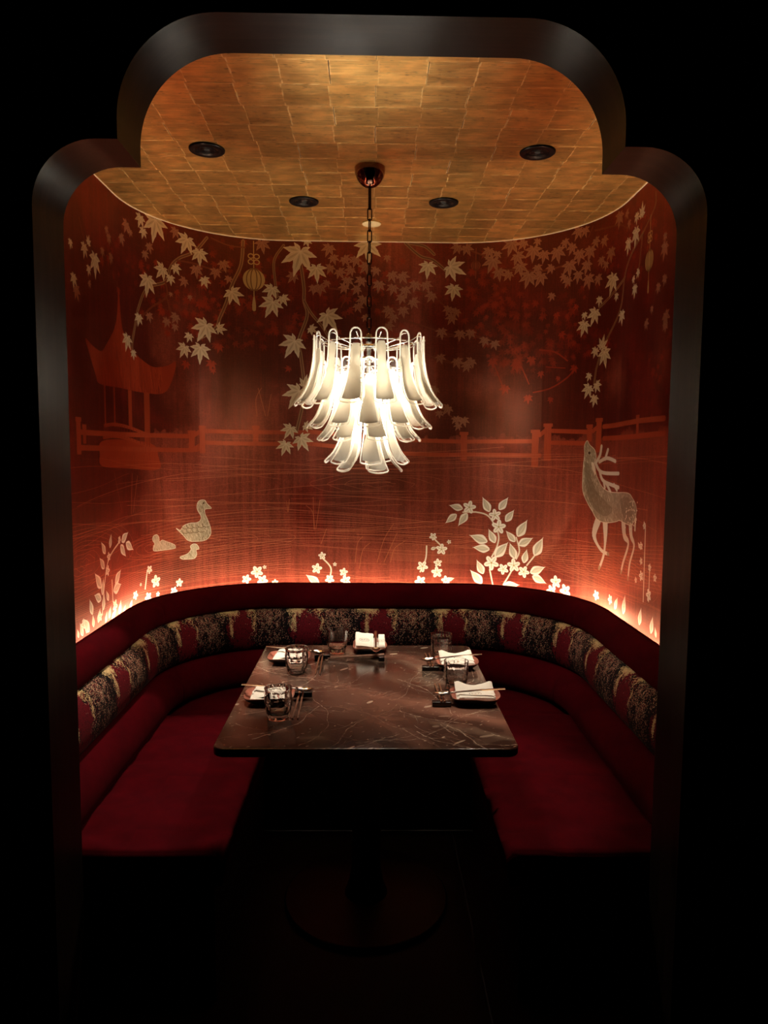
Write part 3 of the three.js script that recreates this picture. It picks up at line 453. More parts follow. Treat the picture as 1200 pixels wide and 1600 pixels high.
  { const [t, b] = MURAL.bridge.map((q) => catmull(q, false)); for (let i = 0; i < t.length; i++) stroke([t[i][0], t[i][1], b[Math.min(i, b.length - 1)][0], b[Math.min(i, b.length - 1)][1]], 0.004, '#7e2815', false); }
  for (const r of MURAL.rails) stroke(r, 0.02, rust);
  for (const [s, h0, h1, w] of MURAL.posts) { g.fillStyle = rust; g.fillRect(X(s - w / 2), Y(h0), w * K, (h0 - h1) * K); g.fillRect(X(s - w * 0.68), Y(h0), w * 1.36 * K, 0.016 * K); }
  for (let i = 0; i < 900; i++) { g.fillStyle = 'rgba(60,10,8,0.28)'; g.fillRect(rr() * N, Y(1.66) + rr() * 0.26 * K, 1.2, 8 + rr() * 36); }
  // water: long wavering lines, whirls round the deer, the ducks and by the pavilion
  for (let i = 0; i < 74; i++) {
    const h0 = 0.86 + 0.66 * Math.pow(rr(), 0.8), sA = -2.4 + rr() * 3.4, len = 0.5 + rr() * 1.7, amp = 0.02 + 0.05 * rr(), ph = rr() * 6, tilt = (rr() - 0.5) * 0.07, pts = [];
    for (let k = 0; k <= 30; k++) { const s = sA + len * k / 30; pts.push(s, h0 + tilt * (s - sA) + amp * Math.sin(s * 1.6 + ph + i * 0.05) + 0.006 * Math.sin(s * 7 + i)); }
    stroke(pts, 0.0013 + 0.0012 * rr(), 'rgba(205,120,84,' + (0.3 + 0.4 * rr()).toFixed(2) + ')', false);
  }
  for (let b = 0; b < 3; b++) for (let i = 0; i < 13; i++) {   // bundles of parallel lines
    const pts = [], o = i * 0.0105; for (let k = 0; k <= 40; k++) { const s = -2.4 + b * 1.25 + k * 0.05; pts.push(s, 0.98 + b * 0.03 + o + 0.09 * Math.sin(s * 1.35 + b * 1.9 + i * 0.035) * (0.8 + i * 0.03)); }
    stroke(pts, 0.0017, 'rgba(222,142,104,0.5)', false);
  }
  for (const [s, h, rs, rh, n] of MURAL.ctr) for (let i = 1; i <= n; i++) {
    const q = i / n, a0 = 0.5 * Math.sin(i * 2.1), pts = [];
    for (let k = 0; k <= 34; k++) { const a = a0 + k / 34 * 5.2; pts.push(s + rs * q * Math.cos(a), h + rh * q * Math.sin(a) + 0.004 * Math.sin(a * 5 + i)); }
    stroke(pts, 0.0015, 'rgba(214,130,90,0.6)', false);
  }
  g.globalAlpha = 0.6; for (const r of MURAL.reeds) stroke(r, 0.0034, '#c07048'); g.globalAlpha = 1;
  // maple branches and leaves
  const BR = ['#8d6a4c', '#6b3626', '#8a2a18'];
  for (const [tone, w, p] of MURAL.br) { stroke(p, w, BR[tone]); if (tone === 0) { stroke(p, w * 0.35, '#5d3c2a'); } }
  for (const t of [2, 1, 0]) for (const [s, h, size, deg, tone] of MURAL.leaves) if (tone === t) leaf(s, h, size, deg + 16 * (hash(s * 1e3 | 0, h * 1e3 | 0) - 0.5), tone);
  // lanterns
  MURAL.lan.forEach(([s, h, r, top, knot, end], i) => {
    const col = i === 1 ? '#7d4030' : '#b39462', dark = i === 1 ? '#5c2a20' : '#6b5030';
    stroke([s, top, s, end], 0.004, col, false);
    if (knot) for (const [a, b] of [[-1, 0.6], [1, 0.6], [-1, -0.6], [1, -0.6]]) { g.beginPath(); g.ellipse(X(s + a * r * 0.26), Y(knot + b * r * 0.42), r * 0.24 * K, r * 0.2 * K, 0, 0, 7); g.strokeStyle = col; g.lineWidth = 0.005 * K; g.stroke(); }
    g.beginPath(); g.ellipse(X(s), Y(h), r * K, r * 0.95 * K, 0, 0, 7); g.fillStyle = col; g.fill();
    for (const q of [0.28, 0.66]) { g.beginPath(); g.ellipse(X(s), Y(h), r * q * K, r * 0.95 * K, 0, 0, 7); g.strokeStyle = dark; g.lineWidth = 0.005 * K; g.stroke(); }
    g.fillStyle = dark; g.fillRect(X(s - r * 0.35), Y(h + r * 1.0), r * 0.7 * K, r * 0.1 * K); g.fillRect(X(s - r * 0.35), Y(h - r * 0.9), r * 0.7 * K, r * 0.1 * K);
    if (i !== 1) fill([s, end + r * 1.3, s + r * 0.16, end + r * 0.6, s + r * 0.14, end, s - r * 0.14, end, s - r * 0.16, end + r * 0.6], col);
  });
  // blossom bushes
  const petal = '#ebe6da', petalVein = '#98917e';
  for (const q of MURAL.st) stroke(q, 0.0075, '#dcd3c0');
  for (const [s0_, h0_, s1_, h1_] of MURAL.pl) {
    const dx = s1_ - s0_, dh = h1_ - h0_, nx = -dh * 0.24, nh = dx * 0.24, at = (t, q) => [s0_ + dx * t + nx * q, h0_ + dh * t + nh * q];
    const sh = (w) => [...at(0, 0), ...at(0.28, w), ...at(0.55, w * 0.86), ...at(0.8, w * 0.36), ...at(0.93, w * 0.1), ...at(1.03, 0), ...at(0.93, -w * 0.1), ...at(0.8, -w * 0.36), ...at(0.55, -w * 0.86), ...at(0.28, -w)];
    fill(sh(1), petal); g.globalAlpha = 0.55; fill([...at(0.06, 0), ...at(0.35, 0.6), ...at(0.6, 0.5), ...at(0.86, 0), ...at(0.6, 0), ...at(0.3, 0)], petalVein); fill([...at(0.06, 0), ...at(0.35, -0.5), ...at(0.6, -0.42), ...at(0.86, 0), ...at(0.6, -0.05), ...at(0.3, -0.05)], '#a59c80'); g.globalAlpha = 1;
  }
  for (const [s, h, r] of MURAL.bl) {
    const a0 = hash(s * 1e3 | 0, h * 1e3 | 0) * 6;
    for (let k = 0; k < 5; k++) {
      const a = a0 + k * 1.2566; g.beginPath(); g.ellipse(X(s + r * 0.55 * Math.cos(a)), Y(h + r * 0.55 * Math.sin(a)), r * 0.5 * K, r * 0.33 * K, -a, 0, 7); g.fillStyle = petal; g.fill();
      stroke([s + r * 0.2 * Math.cos(a), h + r * 0.2 * Math.sin(a), s + r * 0.75 * Math.cos(a), h + r * 0.75 * Math.sin(a)], 0.0022, petalVein, false);
    }
    g.beginPath(); g.arc(X(s), Y(h), r * 0.14 * K, 0, 7); g.fillStyle = '#a3935e'; g.fill();
  }
  // ducks and deer
  const coat = '#d2ccbd';
  const animal = (flat, n, col, speck) => {
    fill(flat, col); g.save(); path(catmull(flat, true), true); g.clip();
    let a = 9, b = -9, p = 9, q = -9; for (let i = 0; i < flat.length; i += 2) { a = Math.min(a, flat[i]); b = Math.max(b, flat[i]); p = Math.min(p, flat[i + 1]); q = Math.max(q, flat[i + 1]); }
    for (let i = 0; i < n; i++) { const s = a + (b - a) * rr(), h = p + (q - p) * rr(), d = 0.006 + 0.01 * rr(); stroke([s, h, s + d * (rr() - 0.2), h - d], 0.0016, rr() < 0.5 ? speck : '#ddd6c2', false); }
    g.restore();
    path(catmull(flat, true), true); g.strokeStyle = '#e6dfca'; g.lineWidth = 0.0028 * K; g.stroke();
  };
  for (const [w, p] of MURAL.legs) {
    const q = catmull(p, false);
    for (let i = 0; i + 1 < q.length; i++) stroke([...q[i], ...q[i + 1]], w * 1.5 * (1 - 0.62 * sm(0, 0.5, i / q.length)), i > q.length - 3 ? '#8f866e' : coat, false);
  }
  for (const a of MURAL.antl) stroke(a, 0.016, coat);
  stroke(MURAL.tail, 0.012, '#e6dfca');
  animal(MURAL.poly.deer, 1500, '#968d79', '#6f6752');
  g.globalAlpha = 0.45; fill(MURAL.neck, '#5f5747'); fill(MURAL.haunch, '#6b6351'); g.globalAlpha = 1; fill(MURAL.ear, '#ded7c6');
  { const d = MURAL.poly.deer; for (let i = 0; i < 46; i++) { const t = rr(), s = d[34] + (d[30] - d[34]) * t + 0.0, h = d[35] - 0.02 - 0.13 * rr(); g.beginPath(); g.arc(X(s - 0.02 + 0.05 * rr()), Y(h), 0.0035 * K, 0, 7); g.fillStyle = '#efe9d8'; g.fill(); } const ex = d[0] + 0.018, eh = d[1] - 0.055; g.beginPath(); g.ellipse(X(ex), Y(eh), 0.008 * K, 0.006 * K, 0, 0, 7); g.fillStyle = '#2c241c'; g.fill(); }
  animal(MURAL.poly.duck, 420, '#b0a890', '#77705a'); animal(MURAL.poly.duckling1, 120, '#bbb49e', '#8b846c'); animal(MURAL.poly.duckling2, 120, '#bbb49e', '#8b846c');
  { const d = MURAL.poly.duck; for (let k = 0; k < 9; k++) { const s = d[0] + 0.05 + 0.028 * (k % 5), h = d[1] + 0.005 - 0.022 * Math.floor(k / 5); g.beginPath(); g.ellipse(X(s), Y(h), 0.02 * K, 0.012 * K, 0.2, 0.4, 3.4); g.strokeStyle = '#6b644e'; g.lineWidth = 0.0026 * K; g.stroke(); } g.beginPath(); g.arc(X((d[18] + d[20]) / 2 + 0.006), Y(d[19] - 0.014), 0.004 * K, 0, 7); g.fillStyle = '#241c16'; g.fill(); }
  return c;
}

// ------------------------------------------------------------------ the setting
const alcove = uPath(WALL_HALF, WALL_BACK, WALL_CORNER, OPEN_BACK);
for (const [name, s0, s1, label] of [['wall_left', -alcove.total, -0.85, 'curved silk mural wall with pavilion and ducks'], ['wall_back', -0.85, 0.85, 'back of the mural wall with maple leaves over water'], ['wall_right', 0.85, alcove.total, 'curved silk mural wall with deer and hanging leaves']]) {
  const c0 = s1 <= 0 ? -0.85 - MURAL_SPAN : s0;
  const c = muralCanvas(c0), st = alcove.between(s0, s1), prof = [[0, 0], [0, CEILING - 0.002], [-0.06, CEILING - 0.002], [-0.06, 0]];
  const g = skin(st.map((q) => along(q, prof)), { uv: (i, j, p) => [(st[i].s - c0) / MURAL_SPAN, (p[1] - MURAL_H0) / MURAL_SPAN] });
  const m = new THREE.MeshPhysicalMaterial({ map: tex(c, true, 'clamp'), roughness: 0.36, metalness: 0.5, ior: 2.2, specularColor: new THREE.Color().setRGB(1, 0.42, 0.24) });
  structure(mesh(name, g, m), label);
}
{ // ceiling slab with its sheets of gold leaf
  const slab = structure(mesh('ceiling', moved(new THREE.BoxGeometry(2.3, 0.08, 2.0), 0, CEILING + 0.042, -2.78), M.plaster), 'gold leaf ceiling of the alcove');
  const P = 0.132, shape = new RoundedBoxGeometry(P * 1.004, 0.0012, P * 1.004, 1, 0.0004);
  // each sheet is seen from below: lay its texture along x and depth
  const pos = shape.attributes.position, uv = shape.attributes.uv;
  for (let i = 0; i < pos.count; i++) uv.setXY(i, pos.getX(i) / P + 0.5, pos.getZ(i) / P + 0.5);
  for (let r = 0; r < 14; r++) for (let k = -8; k < 8; k++) {
    const d = 1.905 + r * 0.129, x = 0.076 + k * P + (r % 2 ? 0.004 : -0.003);
    if (Math.abs(x) > 1.1) continue;
    const cx = WALL_HALF - WALL_CORNER, cd = WALL_BACK - WALL_CORNER;       // outside the rounded corner nothing shows
    if (Math.abs(x) > cx && d > cd && Math.hypot(Math.abs(x) - cx, d - cd) > WALL_CORNER + 0.1) continue;
    const m = mesh('gold_leaf', shape, M.leaf[Math.floor(rnd() * 4)], slab);
    m.position.set(x + 0.004 * (rnd() - 0.5), CEILING + 0.0003 + 0.0006 * rnd(), -d + 0.004 * (rnd() - 0.5));
    m.rotation.set(0.016 * (rnd() - 0.5), 0.02 * (rnd() - 0.5) + (rnd() < 0.5 ? Math.PI : 0), 0.016 * (rnd() - 0.5));
  }
}
{ // bead where wall and ceiling meet
  const st = alcove.between(-alcove.total, alcove.total), prof = [[-0.002, CEILING - 0.0035], [0.0025, CEILING - 0.003], [0.003, CEILING], [-0.002, CEILING]];
  structure(mesh('trim_1', skin(st.map((q) => along(q, prof))), M.bead), 'thin pale bead between mural and gold ceiling');
}
// the arch: outline grown by e
function archLine(e) {
  const half = [], arc = (cx, cy, r, n) => { for (let i = 0; i <= n; i++) { const a = Math.PI - i / n * Math.PI / 2; half.push([cx + r * Math.cos(a), cy + r * Math.sin(a)]); } };
  half.push([-0.757 - e, 0], [-0.757 - e, 1.0]);
  arc(-0.612, 2.081, 0.145 + e, 14);
  half.push([-0.565 - e, 2.226 + e], [-0.565 - e, 2.24 + e]);
  arc(-0.34, 2.27, 0.225 + e, 20);
  return [...half, ...half.slice().reverse().map(([x, y]) => [-x, y])];
}
{
  const lip = 0.016, hole = archLine(lip), shape = new THREE.Shape();
  shape.moveTo(-2.4, 0);
  hole.forEach(([x, y]) => shape.lineTo(x, y));
  shape.lineTo(2.4, 0); shape.lineTo(2.4, 3.0); shape.lineTo(-2.4, 3.0);
  const g = new THREE.ExtrudeGeometry(shape, { depth: OPEN_BACK - OPEN_FRONT - 0.004, bevelEnabled: false });
  structure(mesh('wall_front', moved(g, 0, 0, -OPEN_BACK + 0.002), M.black), 'black wall around the lobed archway');
  const a = archLine(0), b = archLine(lip);
  let s = 0; const len = a.map((p, i) => (s += i ? Math.hypot(p[0] - a[i - 1][0], p[1] - a[i - 1][1]) : 0));
  const rings = a.map((p, i) => [[p[0], p[1], -OPEN_FRONT], [p[0], p[1], -OPEN_BACK], [b[i][0], b[i][1], -OPEN_BACK], [b[i][0], b[i][1], -OPEN_FRONT]]);
  structure(mesh('trim_2', skin(rings, { uv: (i, j) => [len[i], j === 0 || j === 3 ? 0 : 0.165], crease: 0.4 }), M.wood), 'dark wood lining of the lobed archway');
}
structure(mesh('floor', moved(new THREE.BoxGeometry(4.8, 0.1, 5.6), 0, -0.05, -1.2), M.floor), 'dark floor');
// the unlit room the photograph is taken from
structure(mesh('wall_left', moved(new THREE.BoxGeometry(0.1, 3.0, 3.3), -2.45, 1.5, -0.05), M.black));
structure(mesh('wall_right', moved(new THREE.BoxGeometry(0.1, 3.0, 3.3), 2.45, 1.5, -0.05), M.black));
structure(mesh('wall_rear', moved(new THREE.BoxGeometry(5.0, 3.0, 0.1), 0, 1.5, 1.65), M.black));
structure(mesh('ceiling', moved(new THREE.BoxGeometry(5.0, 0.1, 3.6), 0, 3.06, -0.08), M.black));

// ------------------------------------------------------------------ banquette
const seat = uPath(SEAT_HALF, SEAT_BACK, SEAT_CORNER, 1.852, 0.03);
function roll(name, prof, s0, s1, material, parent, u0 = 0, uLen = 1, vLen = 1) {
  const st = seat.between(s0, s1), mid = prof.reduce((a, p) => [a[0] + p[0] / prof.length, a[1] + p[1] / prof.length], [0, 0]);
  // stations close to both ends round the seam
  const fine = [0, 0.003, 0.008, 0.016, 0.028];
  const ss = [...fine.map((f) => s0 + f), ...st.map((q) => q.s).filter((s) => s > s0 + 0.035 && s < s1 - 0.035), ...fine.slice().reverse().map((f) => s1 - f)];
  let l = 0; const len = prof.map((p, i) => (l += i ? Math.hypot(p[0] - prof[i - 1][0], p[1] - prof[i - 1][1]) : 0));
  const rings = ss.map((s) => {
    const e = clamp(Math.min(s - s0, s1 - s) / 0.028), k = 0.86 + 0.14 * Math.sqrt(1 - (1 - e) * (1 - e)), puff = 1 + 0.03 * Math.sin(s * 9.1) * Math.sin(s * 4.3 + 1);
    return along(seat.at(s), prof.map(([o, h]) => [o > 0.02 ? mid[0] + (o - mid[0]) * k * puff : o, mid[1] + (h - mid[1]) * (0.96 + 0.04 * k)]));
  });
  return mesh(name, skin(rings, { uv: (i, j) => [ss[i] / uLen + u0, 1 - len[j] / vLen], crease: 0.9 }), material, parent);
}
function bulge(top, bottom, o0, o1, depth, n = 14) {          // open front curve from top to bottom, closed at the back
  const p = [];
  for (let i = 0; i <= n; i++) { const t = i / n, a = Math.PI * t; p.push([o0 + (o1 - o0) * t + depth * Math.pow(Math.sin(a), 0.7), top + (bottom - top) * (0.5 - 0.5 * Math.cos(a))]); }
  return [...p, [-0.004, bottom], [-0.004, top]];
}
const banquette = thing('banquette', 'curved red velvet booth bench with a patterned bolster wrapping round the table', 'bench');
{
  const T = seat.total, cuts = [[-T, -1.12], [-1.12, 1.12], [1.12, T]], cutsB = [[-T, -0.565], [-0.565, 0.535], [0.535, T]];
  for (const [a, b] of cuts) roll('backrest_roll', bulge(0.888, 0.776, 0.0, 0.045, 0.045), a, b, M.velvet, banquette);
  for (const [a, b] of cutsB) { const m = roll('bolster', bulge(0.778, 0.582, 0.035, 0.05, 0.068, 18), a, b, M.brocade, banquette, 0.13, 0.70, 0.25); m.userData.label = 'woven bolster in gold, burgundy and black'; }
  for (const [a, b] of cuts) roll('lumbar_roll', bulge(0.586, 0.43, 0.05, 0.10, 0.085), a, b, M.velvet, banquette);
  const piping = seat.between(-T, T).map((q) => along(q, [[0.004, 0.889]])[0]);
  mesh('piping', tube(piping.filter((_, i) => i % 3 === 0), 0.0035, 160, 5), M.velvet, banquette);
}
function cushion(x0, x1, d0, d1, top, thick, wr) {
  const nd = 46, nx = 18, r = 0.022, rings = [], w = x1 - x0;
  const ds = []; for (let i = 0; i <= 5; i++) ds.push([r * (1 - Math.cos(i / 5 * Math.PI / 2)), Math.sin(i / 5 * Math.PI / 2)]);
  const stations = [...ds.map(([o, k]) => [d0 + o, k]), ...Array.from({ length: nd }, (_, i) => [d0 + r + (d1 - d0 - 2 * r) * (i + 1) / (nd + 1), 1]), ...ds.slice().reverse().map(([o, k]) => [d1 - o, k])];
  for (const [d, k] of stations) {
    const ring = [[x0 + r * 0.5, top - thick, -d], [x1 - r * 0.5, top - thick, -d]];
    for (let i = nx; i >= 0; i--) {
      const t = i / nx, e = Math.min(t, 1 - t) * nx, ex = clamp(e / 2), x = x0 + w * (0.5 - 0.5 * Math.cos(Math.PI * t) * 0.35 - 0.65 * (0.5 - t) ), drop = r * (1 - Math.sqrt(1 - (1 - ex) * (1 - ex))) + r * (1 - k);
      const crown = 0.008 * Math.sin(Math.PI * t) * Math.sin(Math.PI * (d - d0) / (d1 - d0));
      const fold = wr * (0.004 * Math.pow(Math.abs(Math.sin(d * 13 + 1.6 * noise(x * 6, d * 3))), 6) + 0.006 * (fbm(x * 5 + 3, d * 11, 3) - 0.5));
      ring.push([clamp(x, x0, x1), top - drop + crown - fold * ex * k, -d]);
    }
    rings.push(ring);
  }
  return skin(rings, { uv: (i, j, p) => [p[0], p[2]], crease: 1.0 });
}
for (const [x0, x1, d0, d1] of [[-0.86, -0.39, 1.89, 2.94], [0.379, 0.86, 1.89, 2.94], [-0.86, 0.86, 2.955, 3.38]]) mesh('seat_cushion', cushion(x0, x1, d0, d1, d1 > 3 ? 0.425 : 0.45, 0.10, d1 > 3 ? 1 : 2.2), M.velvet, banquette);
{
  const wrap = seat.between(-seat.total, seat.total);
  mesh('plinth', skin(wrap.map((q) => along(q, [[0, 0], [0, 0.44], [0.09, 0.44], [0.09, 0]]))), M.bench, banquette);
  for (const s of [-1, 1]) mesh('bench_box', moved(new THREE.BoxGeometry(0.42, 0.338, 1.03), s * 0.635, 0.17, -2.425), M.bench, banquette);
  mesh('bench_box', moved(new THREE.BoxGeometry(1.6, 0.326, 0.50), 0, 0.165, -3.10), M.bench, banquette);
}
// ------------------------------------------------------------------ light strip in the gap behind the backrest
{
  const strip = thing('led_strip', 'warm light strip hidden behind the top of the bench back', 'light strip');
  const gap = uPath(1.010, 3.55, 0.60, 1.86, 0.05), T = gap.total;
  mesh('tape', skin(gap.between(-T, T).map((q) => along(q, [[-0.005, 0.790], [-0.005, 0.794], [0.005, 0.794], [0.005, 0.790]]))), M.ledGlow, strip);
  const channel = mesh('channel', skin(gap.between(-T, T).map((q) => along(q, [[-0.012, 0.760], [-0.012, 0.789], [0.012, 0.789], [0.012, 0.760]]))), M.darkMetal, strip);
  channel.userData.label = 'dark metal channel';
  const n = 34;
  for (let i = 0; i < n; i++) {
    const q = gap.at(-T + 2 * T * (i + 0.5) / n), l = new THREE.RectAreaLight(LED_COLOR, LED_POWER, 2 * T / n, 0.010);
    l.name = 'led_light'; l.position.set(q.x, 0.797, -q.d);
    l.up.set(q.nx, 0, -q.nd); l.lookAt(q.x, 2, -q.d);
    strip.add(l);
  }
}
// ------------------------------------------------------------------ table
const TX0 = -0.42, TX1 = 0.405, TD0 = 1.865, TD1 = 2.885;
{
  const t = thing('dining_table', 'brown veined marble table with rounded corners on a round pedestal foot', 'table', [-0.0075, 0, -2.375]);
  const w = TX1 - TX0, l = TD1 - TD0, r = 0.03, s = new THREE.Shape(), b = 0.004;
  const hw = w / 2 - b, hl = l / 2 - b;
  s.moveTo(-hw + r, -hl); s.lineTo(hw - r, -hl); s.absarc(hw - r, -hl + r, r, -Math.PI / 2, 0); s.lineTo(hw, hl - r); s.absarc(hw - r, hl - r, r, 0, Math.PI / 2); s.lineTo(-hw + r, hl); s.absarc(-hw + r, hl - r, r, Math.PI / 2, Math.PI); s.lineTo(-hw, -hl + r); s.absarc(-hw + r, -hl + r, r, Math.PI, 1.5 * Math.PI);
  const g = new THREE.ExtrudeGeometry(s, { depth: 0.016, bevelThickness: b, bevelSize: b, bevelSegments: 3, curveSegments: 10 });
  const p = g.attributes.position, uv = g.attributes.uv;
  for (let i = 0; i < p.count; i++) uv.setXY(i, (p.getX(i) + 0.53) / 1.06, (p.getY(i) + 0.53) / 1.06);
  g.rotateX(-Math.PI / 2); g.translate(0, 0.75 - 0.016 - b, 0);
  const top = mesh('tabletop', toCreasedNormals(mergeVertices(g), 0.6), M.marble, t); top.userData.label = 'polished brown marble slab';
  mesh('column', lathe([[0, 0.02], [0.075, 0.02], [0.06, 0.06], [0.05, 0.12], [0.05, 0.66], [0.07, 0.70], [0.22, 0.715], [0.22, 0.724], [0, 0.724]], 32), M.darkMetal, t);
  const f = mesh('foot', lathe([[0, 0], [0.27, 0], [0.28, 0.004], [0.28, 0.012], [0.274, 0.018], [0.10, 0.024], [0, 0.024]], 48), M.brass, t); f.userData.label = 'round brass foot plate';
}
// ------------------------------------------------------------------ chandelier
{
  const ch = thing('chandelier', 'tiered chandelier of clear and white glass petals hanging on a chain', 'chandelier', [CH_X, 0, -CH_D]);
  const dome = []; for (let i = 0; i <= 16; i++) { const a = i / 16 * Math.PI / 2; dome.push([0.055 * Math.cos(a) || 0, CEILING - 0.004 - 0.066 * Math.sin(a)]); }
  const can = mesh('canopy', lathe([[0.0001, CEILING - 0.0005], [0.055, CEILING - 0.0005], ...dome], 40), M.bronze, ch); can.userData.label = 'polished copper brown ceiling cup';
  mesh('stem', lathe([[0, 2.485], [0.006, 2.485], [0.006, 2.405], [0, 2.405]], 12), M.chainMetal, ch);
  const linkShape = tube(Array.from({ length: 12 }, (_, i) => { const a = i / 12 * Math.PI * 2; return [0.0075 * Math.cos(a), 0.0135 * Math.sign(Math.sin(a)) * (Math.abs(Math.sin(a)) > 0.2 ? 1 : 0) + 0.0085 * Math.sin(a), 0]; }), 0.0023, 40, 6, true);
  const top = 2.40, bottom = 1.965, n = 12;
  for (let i = 0; i < n; i++) { const m = mesh('chain_link', linkShape, M.chainMetal, ch); m.position.y = top - 0.012 - (top - bottom - 0.012) * i / (n - 1); m.rotation.y = (i % 2) * Math.PI / 2 + 0.35; }
  mesh('stem', lathe([[0, 1.968], [0.012, 1.962], [0.012, 1.93], [0.008, 1.92], [0.008, 1.62], [0, 1.615]], 16), M.chrome, ch);
  for (const [y, r, h] of [[1.915, 0.055, 0.012], [1.872, 0.06, 0.010], [1.80, 0.045, 0.01], [1.715, 0.04, 0.008]]) mesh('frame_plate', lathe([[0, y + h / 2], [r - 0.002, y + h / 2], [r, y], [r - 0.002, y - h / 2], [0, y - h / 2]], 32), M.chrome, ch);
  // petal: hangs from y = 0, flares outwards (+z) at its foot
  const L0 = 0.25, bend = (t) => 0.002 + 0.068 * Math.pow(t, 3.1), half = (t) => (t < 0.085 ? 0.0195 * Math.sqrt(Math.max(0, 1 - Math.pow((0.085 - t) / 0.085, 2))) : 0.0195 + 0.0035 * sm(0.1, 0.5, t) + 0.0145 * sm(0.45, 1, t));
  const at = (u, t, off) => { const w = half(t), x = u * w; return [x, -L0 * (t - 0.03 * u * u * sm(0.8, 1, t)), bend(t) - 5 * x * x * (1 - 0.5 * t) + off]; };
  const T = [0, 0.006, 0.02, 0.04, 0.065, 0.1, 0.18, 0.28, 0.38, 0.48, 0.57, 0.65, 0.72, 0.78, 0.84, 0.89, 0.94, 0.975, 1], U = [-1, -0.6, -0.2, 0.2, 0.6, 1];
  const body = skin(T.map((t) => [...U.map((u) => at(u, Math.max(t, 0.001), 0.003)), ...U.slice().reverse().map((u) => at(u, Math.max(t, 0.001), -0.003))]), { crease: 1.2 });
  const outline = [...T.slice(1).map((t) => at(-1, t, 0)), ...[-0.5, 0, 0.5].map((u) => at(u, 1, 0)), ...T.slice(1).reverse().map((t) => at(1, t, 0))];
  const rim = tube(outline, 0.0026, 90, 6, true);
  const opals = [0, 1, 2].map((k) => {          // the white layer fused inside: each blower's swirl is a little different
    const ts = Array.from({ length: 16 }, (_, i) => (0.17 + 0.03 * k) + (0.955 - 0.17 - 0.03 * k) * i / 15);
    const rings = ts.map((t, i) => {
      const neck = 0.9 - 0.22 * Math.exp(-Math.pow((t - 0.42 - 0.06 * k) / 0.12, 2)) * (k === 1 ? 0.4 : 1), shift = (k - 1) * 0.12 * Math.sin(t * 6.5), cap = i === 0 ? 0.6 : 1;
      const us = [-1, -0.6, -0.2, 0.2, 0.6, 1].map((u) => u * neck * cap * 0.92 + shift * 0.6);
      return [...us.map((u) => at(clamp(u, -0.95, 0.95), t, 0.0006)), ...us.slice().reverse().map((u) => at(clamp(u, -0.95, 0.95), t, -0.0006))];
    });
    return skin(rings, { crease: 1.2 });
  });
  let serial = 0;
  for (const [topY, botY, r, count, turn] of [[1.957, 1.70, 0.198, 14, 0.224], [1.865, 1.622, 0.158, 12, 0.02], [1.822, 1.575, 0.118, 9, 0.17], [1.735, 1.493, 0.084, 7, 0.1], [1.702, 1.462, 0.05, 5, 0.35]]) {
    const ring = mesh('tier_ring', tube(Array.from({ length: 24 }, (_, i) => [(r - 0.03) * Math.sin(i / 24 * Math.PI * 2), topY - 0.03, (r - 0.03) * Math.cos(i / 24 * Math.PI * 2)]), 0.0028, 72, 6, true), M.chrome, ch);
    ring.userData.label = 'chrome wire ring';
    for (let i = 0; i < count; i++) {
      const a = turn + i / count * Math.PI * 2, p = mesh('glass_petal', body, M.clearGlass, ch), k = (topY - botY) / L0;
      p.position.set(r * Math.sin(a), topY + 0.004 * (rnd() - 0.5), r * Math.cos(a));
      p.rotation.set(0.05 * (rnd() - 0.5), a + 0.14 * (rnd() - 0.5), 0.03 * (rnd() - 0.5), 'YXZ');
      p.scale.set(1, k, 1);
      mesh('rim', rim, M.rimGlass, p);
      const o = mesh('opal_layer', opals[serial++ % 3], M.opal, p); o.userData.label = 'milky white layer inside the glass';
      const x = Math.sin(a), z = Math.cos(a);
      const hook = [[0.07 * x, Math.min(topY - 0.045, 1.92), 0.07 * z], [0.5 * r * x + 0.02 * x, topY - 0.034, 0.5 * r * z + 0.02 * z], [(r - 0.03) * x, topY - 0.024, (r - 0.03) * z], [(r - 0.008) * x, topY - 0.012, (r - 0.008) * z], [(r + 0.009) * x, topY - 0.014, (r + 0.009) * z]];
      mesh('hook_arm', tube(r > 0.09 ? hook : hook.slice(2), 0.0022, 16, 5), M.chrome, ch);
    }
  }
  // bulbs between the petals
  const bulbShape = lathe([[0, 0.038], [0.007, 0.036], [0.013, 0.026], [0.0145, 0.014], [0.011, -0.002], [0.007, -0.012], [0.007, -0.02], [0, -0.02]], 20);
  const socketShape = lathe([[0, 0.03], [0.009, 0.03], [0.009, 0], [0, 0]], 16);
  for (const [x, y, z] of [[0.055, 1.775, 0.08], [-0.085, 1.775, 0.045], [0.09, 1.775, -0.04], [-0.05, 1.775, -0.085], [0, 1.63, 0.028], [0, 1.63, -0.028]]) {
    const s = mesh('socket', socketShape, M.cream, ch); s.position.set(x, y + 0.018, z);
    const b = mesh('bulb', bulbShape, M.bulbGlow, ch); b.rotation.z = Math.PI; b.position.set(x, y, z);
    const l = castAll(new THREE.PointLight(BULB_COLOR, y > 1.7 ? BULB_CD : BULB_CD * 0.6), 0.5); l.position.set(x, y - 0.012, z); l.name = 'bulb_light'; ch.add(l);
  }
}
